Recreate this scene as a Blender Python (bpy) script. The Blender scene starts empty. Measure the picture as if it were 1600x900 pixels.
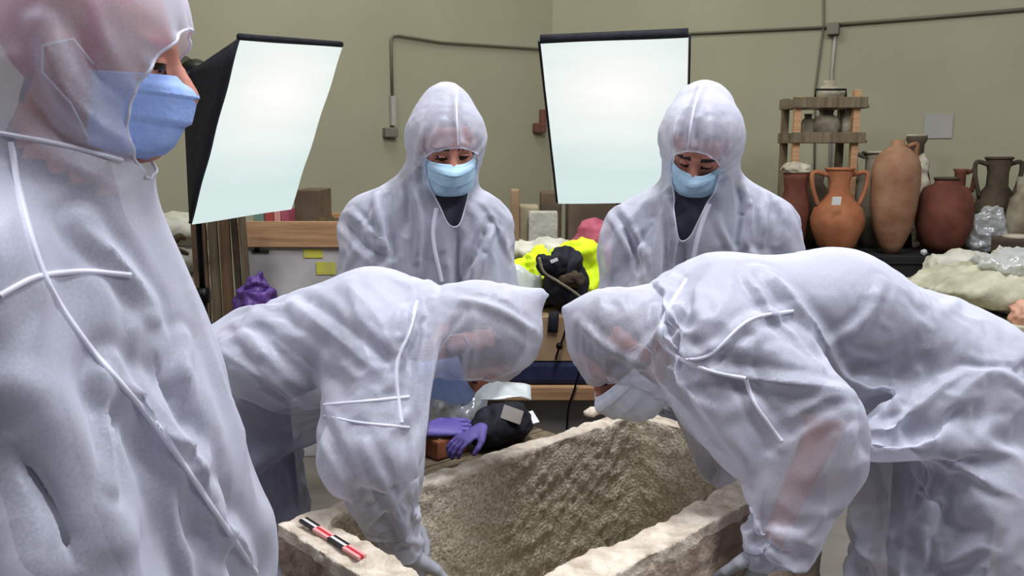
import bpy, bmesh, math, random
import numpy as np
from mathutils import Vector, Matrix
from mathutils.bvhtree import BVHTree

random.seed(7)
SC = bpy.context.scene
COL = SC.collection

# ------------------------------------------------------------------ camera
CAM_H = 1.5
FPX = 1322.0
PITCH = math.radians(9.15)
cam_d = bpy.data.cameras.new('camera')
cam_d.sensor_width = 36.0
cam_d.lens = FPX / 1600.0 * 36.0
cam_d.clip_start = 0.05
cam = bpy.data.objects.new('camera', cam_d)
cam.location = (0, 0, CAM_H)
cam.rotation_euler = (math.pi / 2 - PITCH, 0, 0)
COL.objects.link(cam)
SC.camera = cam

# ------------------------------------------------------------------ world, lamps, exposure
w = bpy.data.worlds.new('hall_light')
SC.world = w
w.use_nodes = True
w.node_tree.nodes['Background'].inputs[0].default_value = (0.80, 0.84, 0.98, 1)
w.node_tree.nodes['Background'].inputs[1].default_value = 0.13


def area(name, loc, aim, sx, sy, power, col):
    d = bpy.data.lights.new(name, 'AREA')
    d.shape = 'RECTANGLE'
    d.size, d.size_y, d.energy, d.color = sx, sy, power, col
    o = bpy.data.objects.new(name, d)
    o.location = loc
    o.rotation_euler = (Vector(aim) - Vector(loc)).to_track_quat('-Z', 'Y').to_euler()
    COL.objects.link(o)
    return o


area('ceiling_lamp', (-2.4, 0.6, 3.8), (-0.2, 1.8, 0.9), 1.6, 0.5, 50, (0.93, 0.945, 1.0))
area('ceiling_lamp', (0.5, 1.6, 4.2), (0.2, 1.7, 0.0), 1.6, 0.6, 120, (0.93, 0.945, 1.0))
area('ceiling_lamp', (2.6, 0.4, 3.9), (0.8, 1.8, 0.9), 1.6, 0.5, 84, (0.90, 0.93, 1.0))
area('ceiling_lamp', (-0.6, 4.3, 4.4), (-0.4, 5.2, 1.2), 2.4, 0.5, 56, (0.97, 1.0, 0.90))

SC.view_settings.view_transform = 'Standard'
SC.view_settings.look = 'None'
SC.view_settings.gamma = 1.0
SC.view_settings.use_curve_mapping = False
SC.view_settings.exposure = 0.0
SC.cycles.transparent_max_bounces = 16

# ------------------------------------------------------------------ small helpers
_sp, _cp = math.sin(PITCH), math.cos(PITCH)


def ray(px, py):
    a, b = (px - 800) / FPX, (450 - py) / FPX
    return np.array([a, _cp + b * _sp, -_sp + b * _cp])


def at(px, py, Y):
    """the point of the place seen at a pixel of the photograph, Y metres ahead of the camera"""
    d = ray(px, py)
    return np.array([0, 0, CAM_H]) + d * (Y / d[1])


def atz(px, py, z):
    d = ray(px, py)
    return np.array([0, 0, CAM_H]) + d * ((z - CAM_H) / d[2])


def nrm(v):
    v = np.asarray(v, float)
    return v / np.linalg.norm(v)


def V3(*a):
    return np.array(a, float)


def tag(o, label=None, cat=None, group=None, kind=None):
    if label: o['label'] = label
    if cat: o['category'] = cat
    if group: o['group'] = group
    if kind: o['kind'] = kind
    return o


def empty(name, loc=(0, 0, 0), rz=0.0):
    o = bpy.data.objects.new(name, None)
    o.location = loc
    o.rotation_euler = (0, 0, rz)
    COL.objects.link(o)
    return o


def obj_from(name, me, mats, parent=None, smooth=True):
    o = bpy.data.objects.new(name, me)
    if not isinstance(mats, (list, tuple)):
        mats = [mats]
    if len(me.materials) == 0:
        for m in mats:
            me.materials.append(m)
    if smooth:
        me.polygons.foreach_set('use_smooth', np.ones(len(me.polygons), bool))
    COL.objects.link(o)
    if parent is not None:
        o.parent = parent
        # shapes are written in world units; keep them where they were written
        o.matrix_parent_inverse = Matrix.Identity(4)
        if not parent.get('_local'):
            o.matrix_parent_inverse = world_of(parent).inverted()
    return o


def world_of(o):
    m = Matrix.LocRotScale(o.location, o.rotation_euler, o.scale)
    if o.parent:
        m = world_of(o.parent) @ o.matrix_parent_inverse @ m
    return m


def np_mesh(name, V, F, mat_idx=None):
    me = bpy.data.meshes.new(name)
    V = np.asarray(V, np.float32)
    F = np.asarray(F, np.int32)
    n = F.shape[1]
    me.vertices.add(len(V))
    me.vertices.foreach_set('co', V.ravel())
    me.loops.add(F.size)
    me.loops.foreach_set('vertex_index', F.ravel())
    me.polygons.add(len(F))
    me.polygons.foreach_set('loop_start', np.arange(0, F.size, n, dtype=np.int32))
    if mat_idx is not None:
        me.polygons.foreach_set('material_index', np.asarray(mat_idx, np.int32))
    me.update(calc_edges=True)
    return me


class MB:
    """collects simple shapes for ONE mesh"""

    def __init__(s):
        s.bm = bmesh.new()

    def box(s, c, half, R=None, bevel=0.0):
        c = Vector(c)
        vs = []
        for sx in (-1, 1):
            for sy in (-1, 1):
                for sz in (-1, 1):
                    v = Vector((sx * half[0], sy * half[1], sz * half[2]))
                    if R is not None: v = R @ v
                    vs.append(s.bm.verts.new(c + v))
        f = [(0, 1, 3, 2), (4, 6, 7, 5), (0, 4, 5, 1), (2, 3, 7, 6), (0, 2, 6, 4), (1, 5, 7, 3)]
        fs = [s.bm.faces.new([vs[i] for i in q]) for q in f]
        if bevel > 0:
            es = list({e for x in fs for e in x.edges})
            bmesh.ops.bevel(s.bm, geom=es, offset=bevel, segments=2, affect='EDGES', profile=0.6)
        return s

    def bar(s, a, b, wd, th, up=(0, 0, 1), bevel=0.0):
        a, b = Vector(a), Vector(b)
        x = (b - a)
        L = x.length
        x.normalize()
        y = Vector(up).cross(x)
        if y.length < 1e-4: y = Vector((0, 1, 0)).cross(x)
        y.normalize()
        z = x.cross(y)
        R = Matrix((x, y, z)).transposed()
        return s.box((a + b) / 2, (L / 2, wd / 2, th / 2), R, bevel)

    def tube(s, pts, r, seg=8, closed=False, cap=True):
        pts = [Vector(p) for p in pts]
        n = len(pts)
        rs = r if isinstance(r, (list, tuple)) else [r] * n
        rings = []
        ref = None
        for i, p in enumerate(pts):
            if closed:
                t = pts[(i + 1) % n] - pts[i - 1]
            else:
                t = pts[min(i + 1, n - 1)] - pts[max(i - 1, 0)]
            if t.length < 1e-9: t = Vector((0, 0, 1))
            t.normalize()
            if ref is None:
                ref = t.orthogonal().normalized()
            else:
                ref = ref - t * ref.dot(t)
                if ref.length < 1e-6: ref = t.orthogonal()
                ref.normalize()
            b = t.cross(ref)
            rings.append([s.bm.verts.new(p + (ref * math.cos(k * 2 * math.pi / seg) + b * math.sin(k * 2 * math.pi / seg)) * rs[i]) for k in range(seg)])
        m = n if closed else n - 1
        for i in range(m):
            A, B = rings[i], rings[(i + 1) % n]
            for k in range(seg):
                s.bm.faces.new((A[k], A[(k + 1) % seg], B[(k + 1) % seg], B[k]))
        if cap and not closed:
            s.bm.faces.new(list(reversed(rings[0])))
            s.bm.faces.new(rings[-1])
        return s

    def lathe(s, prof, c=(0, 0, 0), seg=24, R=None):
        """prof: (radius, height) pairs; closed at the ends when the radius is 0"""
        c = Vector(c)
        rings = []
        for (r, z) in prof:
            ring = []
            for k in range(seg):
                a = k * 2 * math.pi / seg
                v = Vector((max(r, 1e-4) * math.cos(a), max(r, 1e-4) * math.sin(a), z))
                if R is not None: v = R @ v
                ring.append(s.bm.verts.new(c + v))
            rings.append(ring)
        for A, B in zip(rings, rings[1:]):
            for k in range(seg):
                s.bm.faces.new((A[k], A[(k + 1) % seg], B[(k + 1) % seg], B[k]))
        s.bm.faces.new(list(reversed(rings[0])))
        s.bm.faces.new(rings[-1])
        return s

    def grid(s, fn, nu, nv):
        vs = [[s.bm.verts.new(Vector(fn(i / nu, j / nv))) for j in range(nv + 1)] for i in range(nu + 1)]
        for i in range(nu):
            for j in range(nv):
                s.bm.faces.new((vs[i][j], vs[i + 1][j], vs[i + 1][j + 1], vs[i][j + 1]))
        return s

    def thick(s, t):
        bmesh.ops.recalc_face_normals(s.bm, faces=s.bm.faces)
        geom = s.bm.faces[:]
        bmesh.ops.solidify(s.bm, geom=geom, thickness=t)
        return s

    def mesh(s, name, recalc=True):
        if recalc:
            bmesh.ops.recalc_face_normals(s.bm, faces=s.bm.faces)
        me = bpy.data.meshes.new(name)
        s.bm.to_mesh(me)
        s.bm.free()
        return me

    def build(s, name, m, parent=None, smooth=False):
        return obj_from(name, s.mesh(name), m, parent, smooth)


# ------------------------------------------------------------------ noise
_rng = np.random.RandomState(11)
_LAT = _rng.rand(32, 32, 32).astype(np.float32) * 2 - 1


def vnoise(P, scale=1.0, off=0.0):
    q = np.asarray(P, np.float32) * np.float32(scale) + np.float32(off)
    i = np.floor(q).astype(np.int32)
    f = q - i
    f = f * f * (3 - 2 * f)
    i &= 31
    j = (i + 1) & 31
    x0, y0, z0 = i[..., 0], i[..., 1], i[..., 2]
    x1, y1, z1 = j[..., 0], j[..., 1], j[..., 2]
    fx, fy, fz = f[..., 0], f[..., 1], f[..., 2]
    a = _LAT[x0, y0, z0] * (1 - fx) + _LAT[x1, y0, z0] * fx
    b = _LAT[x0, y1, z0] * (1 - fx) + _LAT[x1, y1, z0] * fx
    c = _LAT[x0, y0, z1] * (1 - fx) + _LAT[x1, y0, z1] * fx
    d = _LAT[x0, y1, z1] * (1 - fx) + _LAT[x1, y1, z1] * fx
    a = a * (1 - fy) + b * fy
    c = c * (1 - fy) + d * fy
    return a * (1 - fz) + c * fz


def fbm(P, scale, octv=3, off=0.0):
    r, a = 0.0, 1.0
    for k in range(octv):
        r = r + a * vnoise(P, scale * 2 ** k, off + 7.3 * k)
        a *= 0.5
    return r


# ------------------------------------------------------------------ implicit shapes
def rc(a, b, ra, rb):
    return ('rc', np.asarray(a, np.float32), np.asarray(b, np.float32), ra, rb)


def el(c, axes, rad):
    return ('el', np.asarray(c, np.float32), np.asarray(axes, np.float32), np.asarray(rad, np.float32))


def ec(a, b, lat, ra, rb):
    return ('ec', np.asarray(a, np.float32), np.asarray(b, np.float32), np.asarray(lat, np.float32), ra, rb)


def bx(c, axes, half, r=0.0):
    return ('bx', np.asarray(c, np.float32), np.asarray(axes, np.float32), np.asarray(half, np.float32), r)


def prim_d(p, P):
    t = p[0]
    if t == 'rc':
        _, a, b, ra, rb = p
        ba = b - a
        q = P - a
        h = np.clip((q @ ba) / max(float(ba @ ba), 1e-9), 0, 1)
        return np.linalg.norm(q - h[..., None] * ba, axis=-1) - (ra + (rb - ra) * h)
    if t == 'el':
        _, c, R, r = p
        q = (P - c) @ R.T
        k0 = np.linalg.norm(q / r, axis=-1)
        k1 = np.linalg.norm(q / (r * r), axis=-1) + 1e-6
        return np.where(k0 < 0.3, (k0 - 1) * r.min(), k0 * (k0 - 1) / k1)
    if t == 'ec':
        _, a, b, lat, A, B = p
        ba = b - a
        L = float(np.linalg.norm(ba))
        ax = ba / L
        lt = lat - ax * float(lat @ ax)
        lt = lt / np.linalg.norm(lt)
        fr = np.cross(ax, lt)
        q = P - a
        s = q @ ax
        h = np.clip(s / L, 0, 1)
        w_ = s - h * L
        ra = A[0] + (B[0] - A[0]) * h
        rb = A[1] + (B[1] - A[1]) * h
        m = np.minimum(ra, rb)
        e = np.sqrt(((q @ lt) / ra) ** 2 + ((q @ fr) / rb) ** 2 + (w_ / m) ** 2)
        return (e - 1) * m
    if t == 'bx':
        _, c, R, hf, r = p
        q = np.abs((P - c) @ R.T) - (hf - r)
        return np.linalg.norm(np.maximum(q, 0), axis=-1) + np.minimum(q.max(axis=-1), 0) - r


def prim_box(p):
    t = p[0]
    if t == 'rc':
        lo = np.minimum(p[1] - p[3], p[2] - p[4]); hi = np.maximum(p[1] + p[3], p[2] + p[4])
    elif t == 'el':
        r = float(np.max(p[3])); lo = p[1] - r; hi = p[1] + r
    elif t == 'ec':
        ra, rb = max(p[4]), max(p[5])
        lo = np.minimum(p[1] - ra, p[2] - rb); hi = np.maximum(p[1] + ra, p[2] + rb)
    else:
        r = float(np.linalg.norm(p[3])); lo = p[1] - r; hi = p[1] + r
    return lo, hi


def sdf_mesh(prims, h, warp=None):
    """prims: (shape, blend, op) with op 'u' or 's'. Surface nets. Returns verts, quads."""
    add = [prim_box(p) for p, k, op in prims if op == 'u']
    lo = np.min([b[0] for b in add], axis=0) - 4 * h - 0.02
    hi = np.max([b[1] for b in add], axis=0) + 4 * h + 0.02
    n = np.ceil((hi - lo) / h).astype(int) + 1
    ax = [lo[i] + h * np.arange(n[i], dtype=np.float32) for i in range(3)]
    f = np.full(n, 0.3, np.float32)
    for p, k, op in prims:
        b0, b1 = prim_box(p)
        m = k + 4 * h + 0.01
        i0 = np.maximum(((b0 - m - lo) / h).astype(int), 0)
        i1 = np.minimum(((b1 + m - lo) / h).astype(int) + 2, n)
        if np.any(i1 <= i0): continue
        sl = tuple(slice(i0[i], i1[i]) for i in range(3))
        G = np.stack(np.meshgrid(*[ax[i][sl[i]] for i in range(3)], indexing='ij'), -1).astype(np.float32)
        d = prim_d(p, G).astype(np.float32)
        g = f[sl]
        if op == 'u':
            if k > 0:
                t = np.clip(0.5 + 0.5 * (g - d) / k, 0, 1)
                f[sl] = g + (d - g) * t - k * t * (1 - t)
            else:
                f[sl] = np.minimum(g, d)
        else:
            if k > 0:
                t = np.clip(0.5 - 0.5 * (g + d) / k, 0, 1)
                f[sl] = g + (-d - g) * t + k * t * (1 - t)
            else:
                f[sl] = np.maximum(g, -d)
    if warp is not None:
        G = np.stack(np.meshgrid(*ax, indexing='ij'), -1)
        f = f + warp(G).astype(np.float32)
    return nets(f, lo, h)


def nets(f, lo, h):
    s = f < 0
    nx, ny, nz = f.shape
    cnt = np.zeros((nx - 1, ny - 1, nz - 1), np.int8)
    acc = np.zeros((nx - 1, ny - 1, nz - 1), np.int8)
    for dx in (0, 1):
        for dy in (0, 1):
            for dz in (0, 1):
                acc += s[dx:nx - 1 + dx, dy:ny - 1 + dy, dz:nz - 1 + dz]
    act = (acc > 0) & (acc < 8)
    I = np.argwhere(act)
    idx = -np.ones(act.shape, np.int64)
    idx[act] = np.arange(len(I))
    sump = np.zeros((len(I), 3), np.float32)
    num = np.zeros(len(I), np.float32)
    for axis in range(3):
        o1, o2 = [a for a in range(3) if a != axis]
        for u in (0, 1):
            for v in (0, 1):
                a = I.copy(); a[:, o1] += u; a[:, o2] += v
                b = a.copy(); b[:, axis] += 1
                fa = f[a[:, 0], a[:, 1], a[:, 2]]; fb = f[b[:, 0], b[:, 1], b[:, 2]]
                m = (fa < 0) != (fb < 0)
                t = np.where(m, fa / np.where(m, fa - fb, 1), 0)
                p = (a - I).astype(np.float32)
                p[:, axis] += t
                sump[m] += p[m]; num[m] += 1
    V = lo + (I + sump / num[:, None]) * h
    Q = []
    for axis in range(3):
        o1, o2 = (axis + 1) % 3, (axis + 2) % 3
        sa = [slice(None)] * 3; sb = [slice(None)] * 3
        sa[axis] = slice(0, -1); sb[axis] = slice(1, None)
        A, B = s[tuple(sa)], s[tuple(sb)]
        E = np.argwhere(A != B)
        ok = (E[:, o1] > 0) & (E[:, o2] > 0) & (E[:, o1] < f.shape[o1] - 1) & (E[:, o2] < f.shape[o2] - 1)
        E = E[ok]
        sg = A[E[:, 0], E[:, 1], E[:, 2]]
        c = []
        for (u, v) in ((-1, -1), (0, -1), (0, 0), (-1, 0)):
            q = E.copy(); q[:, o1] += u; q[:, o2] += v
            c.append(idx[q[:, 0], q[:, 1], q[:, 2]])
        q = np.stack(c, 1)
        q[~sg] = q[~sg][:, ::-1]
        Q.append(q)
    Q = np.concatenate(Q)
    Q = Q[(Q >= 0).all(1)]
    return V.astype(np.float64), Q


def vnormals(V, Q):
    n = np.cross(V[Q[:, 2]] - V[Q[:, 0]], V[Q[:, 3]] - V[Q[:, 1]])
    N = np.zeros_like(V)
    for k in range(4):
        for a in range(3):
            N[:, a] += np.bincount(Q[:, k], n[:, a], len(V))
    return N / (np.linalg.norm(N, axis=1, keepdims=True) + 1e-12)


def edges_of(Q):
    e = np.concatenate([Q[:, [0, 1]], Q[:, [1, 2]], Q[:, [2, 3]], Q[:, [3, 0]]])
    e.sort(axis=1)
    u, c = np.unique(e, axis=0, return_counts=True)
    return u, c


def lap(V, E, n):
    S = np.zeros_like(V); c = np.bincount(E[:, 0], minlength=n) + np.bincount(E[:, 1], minlength=n)
    for a in range(3):
        S[:, a] = np.bincount(E[:, 0], V[E[:, 1], a], n) + np.bincount(E[:, 1], V[E[:, 0], a], n)
    return S / np.maximum(c, 1)[:, None] - V


def compact(V, Q):
    used = np.zeros(len(V), bool); used[Q.ravel()] = True
    m = -np.ones(len(V), int); m[used] = np.arange(used.sum())
    return V[used], m[Q], used


def polyd(V, pts):
    best = np.full(len(V), 9.0); 
    for a, b in zip(pts, pts[1:]):
        ba = b - a
        q = V - a
        t = np.clip(q @ ba / max(ba @ ba, 1e-9), 0, 1)
        best = np.minimum(best, np.linalg.norm(q - t[:, None] * ba, axis=1))
    return best


def bvh_of(V, Q):
    return BVHTree.FromPolygons(np.asarray(V).tolist(), np.asarray(Q).tolist())


def cast(bvh, px, py):
    d = ray(px, py)
    h = bvh.ray_cast(Vector((0, 0, CAM_H)), Vector(d).normalized())
    return (np.array(h[0]), np.array(h[1])) if h[0] is not None else None


def resample(pts, step):
    """pixel polyline -> evenly spaced pixels on a smooth curve (Catmull-Rom)"""
    P = [np.array(p, float) for p in pts]
    P = [2 * P[0] - P[1]] + P + [2 * P[-1] - P[-2]]
    out = []
    for i in range(1, len(P) - 2):
        n = max(2, int(np.linalg.norm(P[i + 1] - P[i]) / step))
        for k in range(n):
            t = k / n
            a, b, c, d = P[i - 1], P[i], P[i + 1], P[i + 2]
            out.append(0.5 * (2 * b + (c - a) * t + (2 * a - 5 * b + 4 * c - d) * t * t + (3 * b - a - 3 * c + d) * t ** 3))
    out.append(P[-2])
    return out


# ------------------------------------------------------------------ materials
def mat(name, col, col2=None, rough=0.7, scale=8.0, detail=4.0, bump=0.0, bscale=None, lo=0.35, hi=0.65, metal=0.0, spec=0.3, stretch=None, sheen=0.0, trans=0.0):
    m = bpy.data.materials.new(name)
    m.use_nodes = True
    nt = m.node_tree
    b = nt.nodes['Principled BSDF']
    b.inputs['Roughness'].default_value = rough
    b.inputs['Metallic'].default_value = metal
    b.inputs['Specular IOR Level'].default_value = spec
    b.inputs['Sheen Weight'].default_value = sheen
    b.inputs['Transmission Weight'].default_value = trans
    tc = nt.nodes.new('ShaderNodeTexCoord')
    mp = nt.nodes.new('ShaderNodeMapping')
    nt.links.new(tc.outputs['Object'], mp.inputs['Vector'])
    if stretch: mp.inputs['Scale'].default_value = stretch
    nz = nt.nodes.new('ShaderNodeTexNoise')
    nz.inputs['Scale'].default_value = scale
    nz.inputs['Detail'].default_value = detail
    nt.links.new(mp.outputs[0], nz.inputs['Vector'])
    rp = nt.nodes.new('ShaderNodeValToRGB')
    rp.color_ramp.elements[0].position = lo
    rp.color_ramp.elements[1].position = hi
    c2 = col2 if col2 else tuple(min(1, c * 1.12) for c in col)
    rp.color_ramp.elements[0].color = (*col, 1)
    rp.color_ramp.elements[1].color = (*c2, 1)
    nt.links.new(nz.outputs['Fac'], rp.inputs[0])
    nt.links.new(rp.outputs[0], b.inputs['Base Color'])
    if bump > 0:
        n2 = nt.nodes.new('ShaderNodeTexNoise')
        n2.inputs['Scale'].default_value = bscale or scale * 3
        n2.inputs['Detail'].default_value = 5
        nt.links.new(mp.outputs[0], n2.inputs['Vector'])
        bp = nt.nodes.new('ShaderNodeBump')
        bp.inputs['Strength'].default_value = bump
        bp.inputs['Distance'].default_value = 0.02
        nt.links.new(n2.outputs['Fac'], bp.inputs['Height'])
        nt.links.new(bp.outputs[0], b.inputs['Normal'])
    return m


def S(*rgb):
    """display colour 0-255 -> linear"""
    return tuple(((c / 255) / 12.92 if c / 255 < 0.04045 else (((c / 255) + 0.055) / 1.055) ** 2.4) for c in rgb)


def cloth_mat(name, tint, transp):
    """thin non-woven sheet: partly see-through, partly letting light through"""
    m = bpy.data.materials.new(name)
    m.use_nodes = True
    nt = m.node_tree
    nt.nodes.clear()
    out = nt.nodes.new('ShaderNodeOutputMaterial')
    dif = nt.nodes.new('ShaderNodeBsdfDiffuse')
    trl = nt.nodes.new('ShaderNodeBsdfTranslucent')
    trp = nt.nodes.new('ShaderNodeBsdfTransparent')
    gl = nt.nodes.new('ShaderNodeBsdfGlossy')
    gl.inputs['Roughness'].default_value = 0.45
    gl.inputs['Color'].default_value = (0.9, 0.9, 1, 1)
    for n in (dif, trl): n.inputs['Color'].default_value = (*tint, 1)
    tc = nt.nodes.new('ShaderNodeTexCoord')
    nz = nt.nodes.new('ShaderNodeTexNoise'); nz.inputs['Scale'].default_value = 260; nz.inputs['Detail'].default_value = 3
    nb = nt.nodes.new('ShaderNodeTexNoise'); nb.inputs['Scale'].default_value = 26; nb.inputs['Detail'].default_value = 4
    nt.links.new(tc.outputs['Object'], nz.inputs['Vector'])
    nt.links.new(tc.outputs['Object'], nb.inputs['Vector'])
    bp = nt.nodes.new('ShaderNodeBump'); bp.inputs['Strength'].default_value = 0.12; bp.inputs['Distance'].default_value = 0.006
    nt.links.new(nb.outputs['Fac'], bp.inputs['Height'])
    for n in (dif, trl, gl): nt.links.new(bp.outputs[0], n.inputs['Normal'])
    mr = nt.nodes.new('ShaderNodeMapRange')
    mr.inputs['From Min'].default_value = 0.3; mr.inputs['From Max'].default_value = 0.7
    mr.inputs['To Min'].default_value = transp * 0.88; mr.inputs['To Max'].default_value = transp * 1.12
    nt.links.new(nz.outputs['Fac'], mr.inputs['Value'])
    # seen at a slant the sheet is thicker, so less shows through
    lw = nt.nodes.new('ShaderNodeLayerWeight'); lw.inputs['Blend'].default_value = 0.5
    sl = nt.nodes.new('ShaderNodeMapRange'); sl.inputs['To Min'].default_value = 1.0; sl.inputs['To Max'].default_value = 0.12
    nt.links.new(lw.outputs['Facing'], sl.inputs['Value'])
    mu = nt.nodes.new('ShaderNodeMath'); mu.operation = 'MULTIPLY'
    nt.links.new(mr.outputs[0], mu.inputs[0]); nt.links.new(sl.outputs[0], mu.inputs[1])
    m1 = nt.nodes.new('ShaderNodeMixShader'); m1.inputs[0].default_value = 0.26
    nt.links.new(dif.outputs[0], m1.inputs[1]); nt.links.new(trl.outputs[0], m1.inputs[2])
    m3 = nt.nodes.new('ShaderNodeMixShader'); m3.inputs[0].default_value = 0.05
    nt.links.new(m1.outputs[0], m3.inputs[1]); nt.links.new(gl.outputs[0], m3.inputs[2])
    m2 = nt.nodes.new('ShaderNodeMixShader')
    nt.links.new(mu.outputs[0], m2.inputs[0])
    nt.links.new(m3.outputs[0], m2.inputs[1]); nt.links.new(trp.outputs[0], m2.inputs[2])
    nt.links.new(m2.outputs[0], out.inputs[0])
    return m


def plastic_mat(name, tint, transp, rough=0.25):
    m = cloth_mat(name, tint, transp)
    for n in m.node_tree.nodes:
        if n.type == 'BSDF_GLOSSY': n.inputs['Roughness'].default_value = rough
        if n.type == 'MIX_SHADER' and not n.inputs[0].is_linked and abs(n.inputs[0].default_value - 0.05) < 1e-3:
            n.inputs[0].default_value = 0.18
    return m


def emit_mat(name, col, strength):
    m = bpy.data.materials.new(name)
    m.use_nodes = True
    nt = m.node_tree
    nt.nodes.clear()
    out = nt.nodes.new('ShaderNodeOutputMaterial')
    e = nt.nodes.new('ShaderNodeEmission')
    e.inputs[1].default_value = strength
    # a lamp behind the sheet: brightest before the bulb, with the faint creases of the fabric
    tc = nt.nodes.new('ShaderNodeTexCoord')
    mp = nt.nodes.new('ShaderNodeMapping')
    mp.inputs['Location'].default_value = (0.0, -0.34, 0)
    mp.inputs['Scale'].default_value = (1.5, 2.0, 0)
    nt.links.new(tc.outputs['Object'], mp.inputs[0])
    ln = nt.nodes.new('ShaderNodeVectorMath'); ln.operation = 'LENGTH'
    nt.links.new(mp.outputs[0], ln.inputs[0])
    r = nt.nodes.new('ShaderNodeValToRGB')
    r.color_ramp.elements[0].position = 0.0
    r.color_ramp.elements[0].color = (1.12, 1.1, 1.06, 1)
    r.color_ramp.elements[1].position = 0.8
    r.color_ramp.elements[1].color = (*col, 1)
    nt.links.new(ln.outputs['Value'], r.inputs[0])
    nz = nt.nodes.new('ShaderNodeTexNoise'); nz.inputs['Scale'].default_value = 3.5; nz.inputs['Detail'].default_value = 3
    mp2 = nt.nodes.new('ShaderNodeMapping'); mp2.inputs['Scale'].default_value = (0.4, 3.0, 1)
    nt.links.new(tc.outputs['Object'], mp2.inputs[0]); nt.links.new(mp2.outputs[0], nz.inputs['Vector'])
    mr = nt.nodes.new('ShaderNodeMapRange'); mr.inputs['To Min'].default_value = 0.93; mr.inputs['To Max'].default_value = 1.07
    nt.links.new(nz.outputs['Fac'], mr.inputs[0])
    mx = nt.nodes.new('ShaderNodeVectorMath'); mx.operation = 'SCALE'
    nt.links.new(r.outputs[0], mx.inputs[0]); nt.links.new(mr.outputs[0], mx.inputs['Scale'])
    nt.links.new(mx.outputs[0], e.inputs[0])
    nt.links.new(e.outputs[0], out.inputs[0])
    return m


M = {}
M['cloth'] = cloth_mat('nonwoven_white', S(221, 222, 236), 0.50)
M['clothdouble'] = cloth_mat('nonwoven_double', S(240, 240, 250), 0.10)
M['hem'] = mat('seam_white', S(214, 214, 226), rough=0.9)
M['mask'] = mat('mask_blue', S(152, 180, 242), S(164, 190, 246), rough=0.85, scale=60, bump=0.1)
M['maskpale'] = mat('mask_pale_blue', S(176, 212, 234), S(190, 222, 242), rough=0.85, scale=60, bump=0.1)
M['maskwhite'] = mat('mask_white', S(214, 222, 238), S(226, 232, 244), rough=0.85, scale=60, bump=0.1)
M['skin'] = mat('skin', S(190, 128, 108), S(205, 142, 122), rough=0.55, scale=30, bump=0.05)
M['hair'] = mat('hair_dark', S(52, 40, 36), S(72, 56, 48), rough=0.6, scale=60, bump=0.4)
M['pinkcap'] = mat('pink_cap', S(206, 96, 112), S(222, 128, 138), rough=0.9, scale=12)
M['shirt_dark'] = mat('shirt_charcoal', S(58, 58, 68), S(74, 74, 84), rough=0.9, scale=20)
M['shirt_grey'] = mat('shirt_grey', S(96, 96, 108), S(112, 112, 122), rough=0.9, scale=20)
M['jeans'] = mat('jeans_blue', S(50, 70, 132), S(74, 96, 158), rough=0.9, scale=50)
M['shoe'] = mat('shoe_dark', S(40, 38, 38), rough=0.6)
M['eye'] = mat('eye_dark', S(48, 34, 30), rough=0.3)
M['glove'] = mat('glove_grey', S(150, 152, 160), S(170, 172, 180), rough=0.5, scale=20)
M['elastic'] = mat('ear_loop', S(232, 232, 238), rough=0.9)
# ------------------------------------------------------------------ the hall
M['wall'] = mat('wall_paint', S(150, 146, 122), S(159, 155, 130), rough=0.9, scale=1.2, detail=5, bump=0.05, bscale=30)
M['floor'] = mat('floor_concrete', S(120, 114, 106), S(146, 138, 128), rough=0.8, scale=3, detail=6, bump=0.1)
CN = V3(0.29, 6.3, 0)
DR = nrm((0.863, -0.505, 0)); DL = nrm((-0.823, -0.568, 0))


def wall(name, a, b, h, t):
    mb = MB()
    d = nrm(b - a); nv = V3(-d[1], d[0], 0)
    if nv[1] < 0: nv = -nv
    mb.bar(Vector((a + b) / 2 + nv * t / 2) - Vector(d) * np.linalg.norm(b - a) / 2 + Vector((0, 0, h / 2)),
           Vector((a + b) / 2 + nv * t / 2) + Vector(d) * np.linalg.norm(b - a) / 2 + Vector((0, 0, h / 2)), t, h)
    return tag(mb.build(name, M['wall']), kind='structure')


wall('wall_left', CN, CN + DL * 7.5, 4.6, 0.2)
wall('wall_right', CN, CN + DR * 7.5, 4.6, 0.2)
tag(MB().box((0, 2.6, -0.05), (7.5, 6.0, 0.05)).build('floor', M['floor']), kind='structure')

# ------------------------------------------------------------------ stone chest
M['stone_in'] = mat('stone_inside', S(176, 164, 140), S(226, 215, 194), rough=0.95, scale=120, detail=5, bump=0.6, bscale=130, lo=0.36, hi=0.66)
M['stone_rim'] = mat('stone_pale', S(178, 162, 142), S(226, 214, 196), rough=0.95, scale=26, detail=8, bump=0.4, bscale=90, lo=0.3, hi=0.65)
M['stone_out'] = mat('stone_weathered', S(128, 108, 94), S(192, 174, 154), rough=0.95, scale=14, detail=8, bump=0.5, bscale=70, lo=0.3, hi=0.7)
ZR = 0.78
PA = atz(430, 815, ZR); PB = atz(985, 635, ZR)
DA = nrm(PB - PA); DN = V3(DA[1], -DA[0], 0)
SL = np.linalg.norm(PB - PA); SWD = 0.594; TF, TNR, TL_, TR_ = 0.055, 0.085, 0.085, 0.05   # wall thickness: far, near, left end, right end


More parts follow.
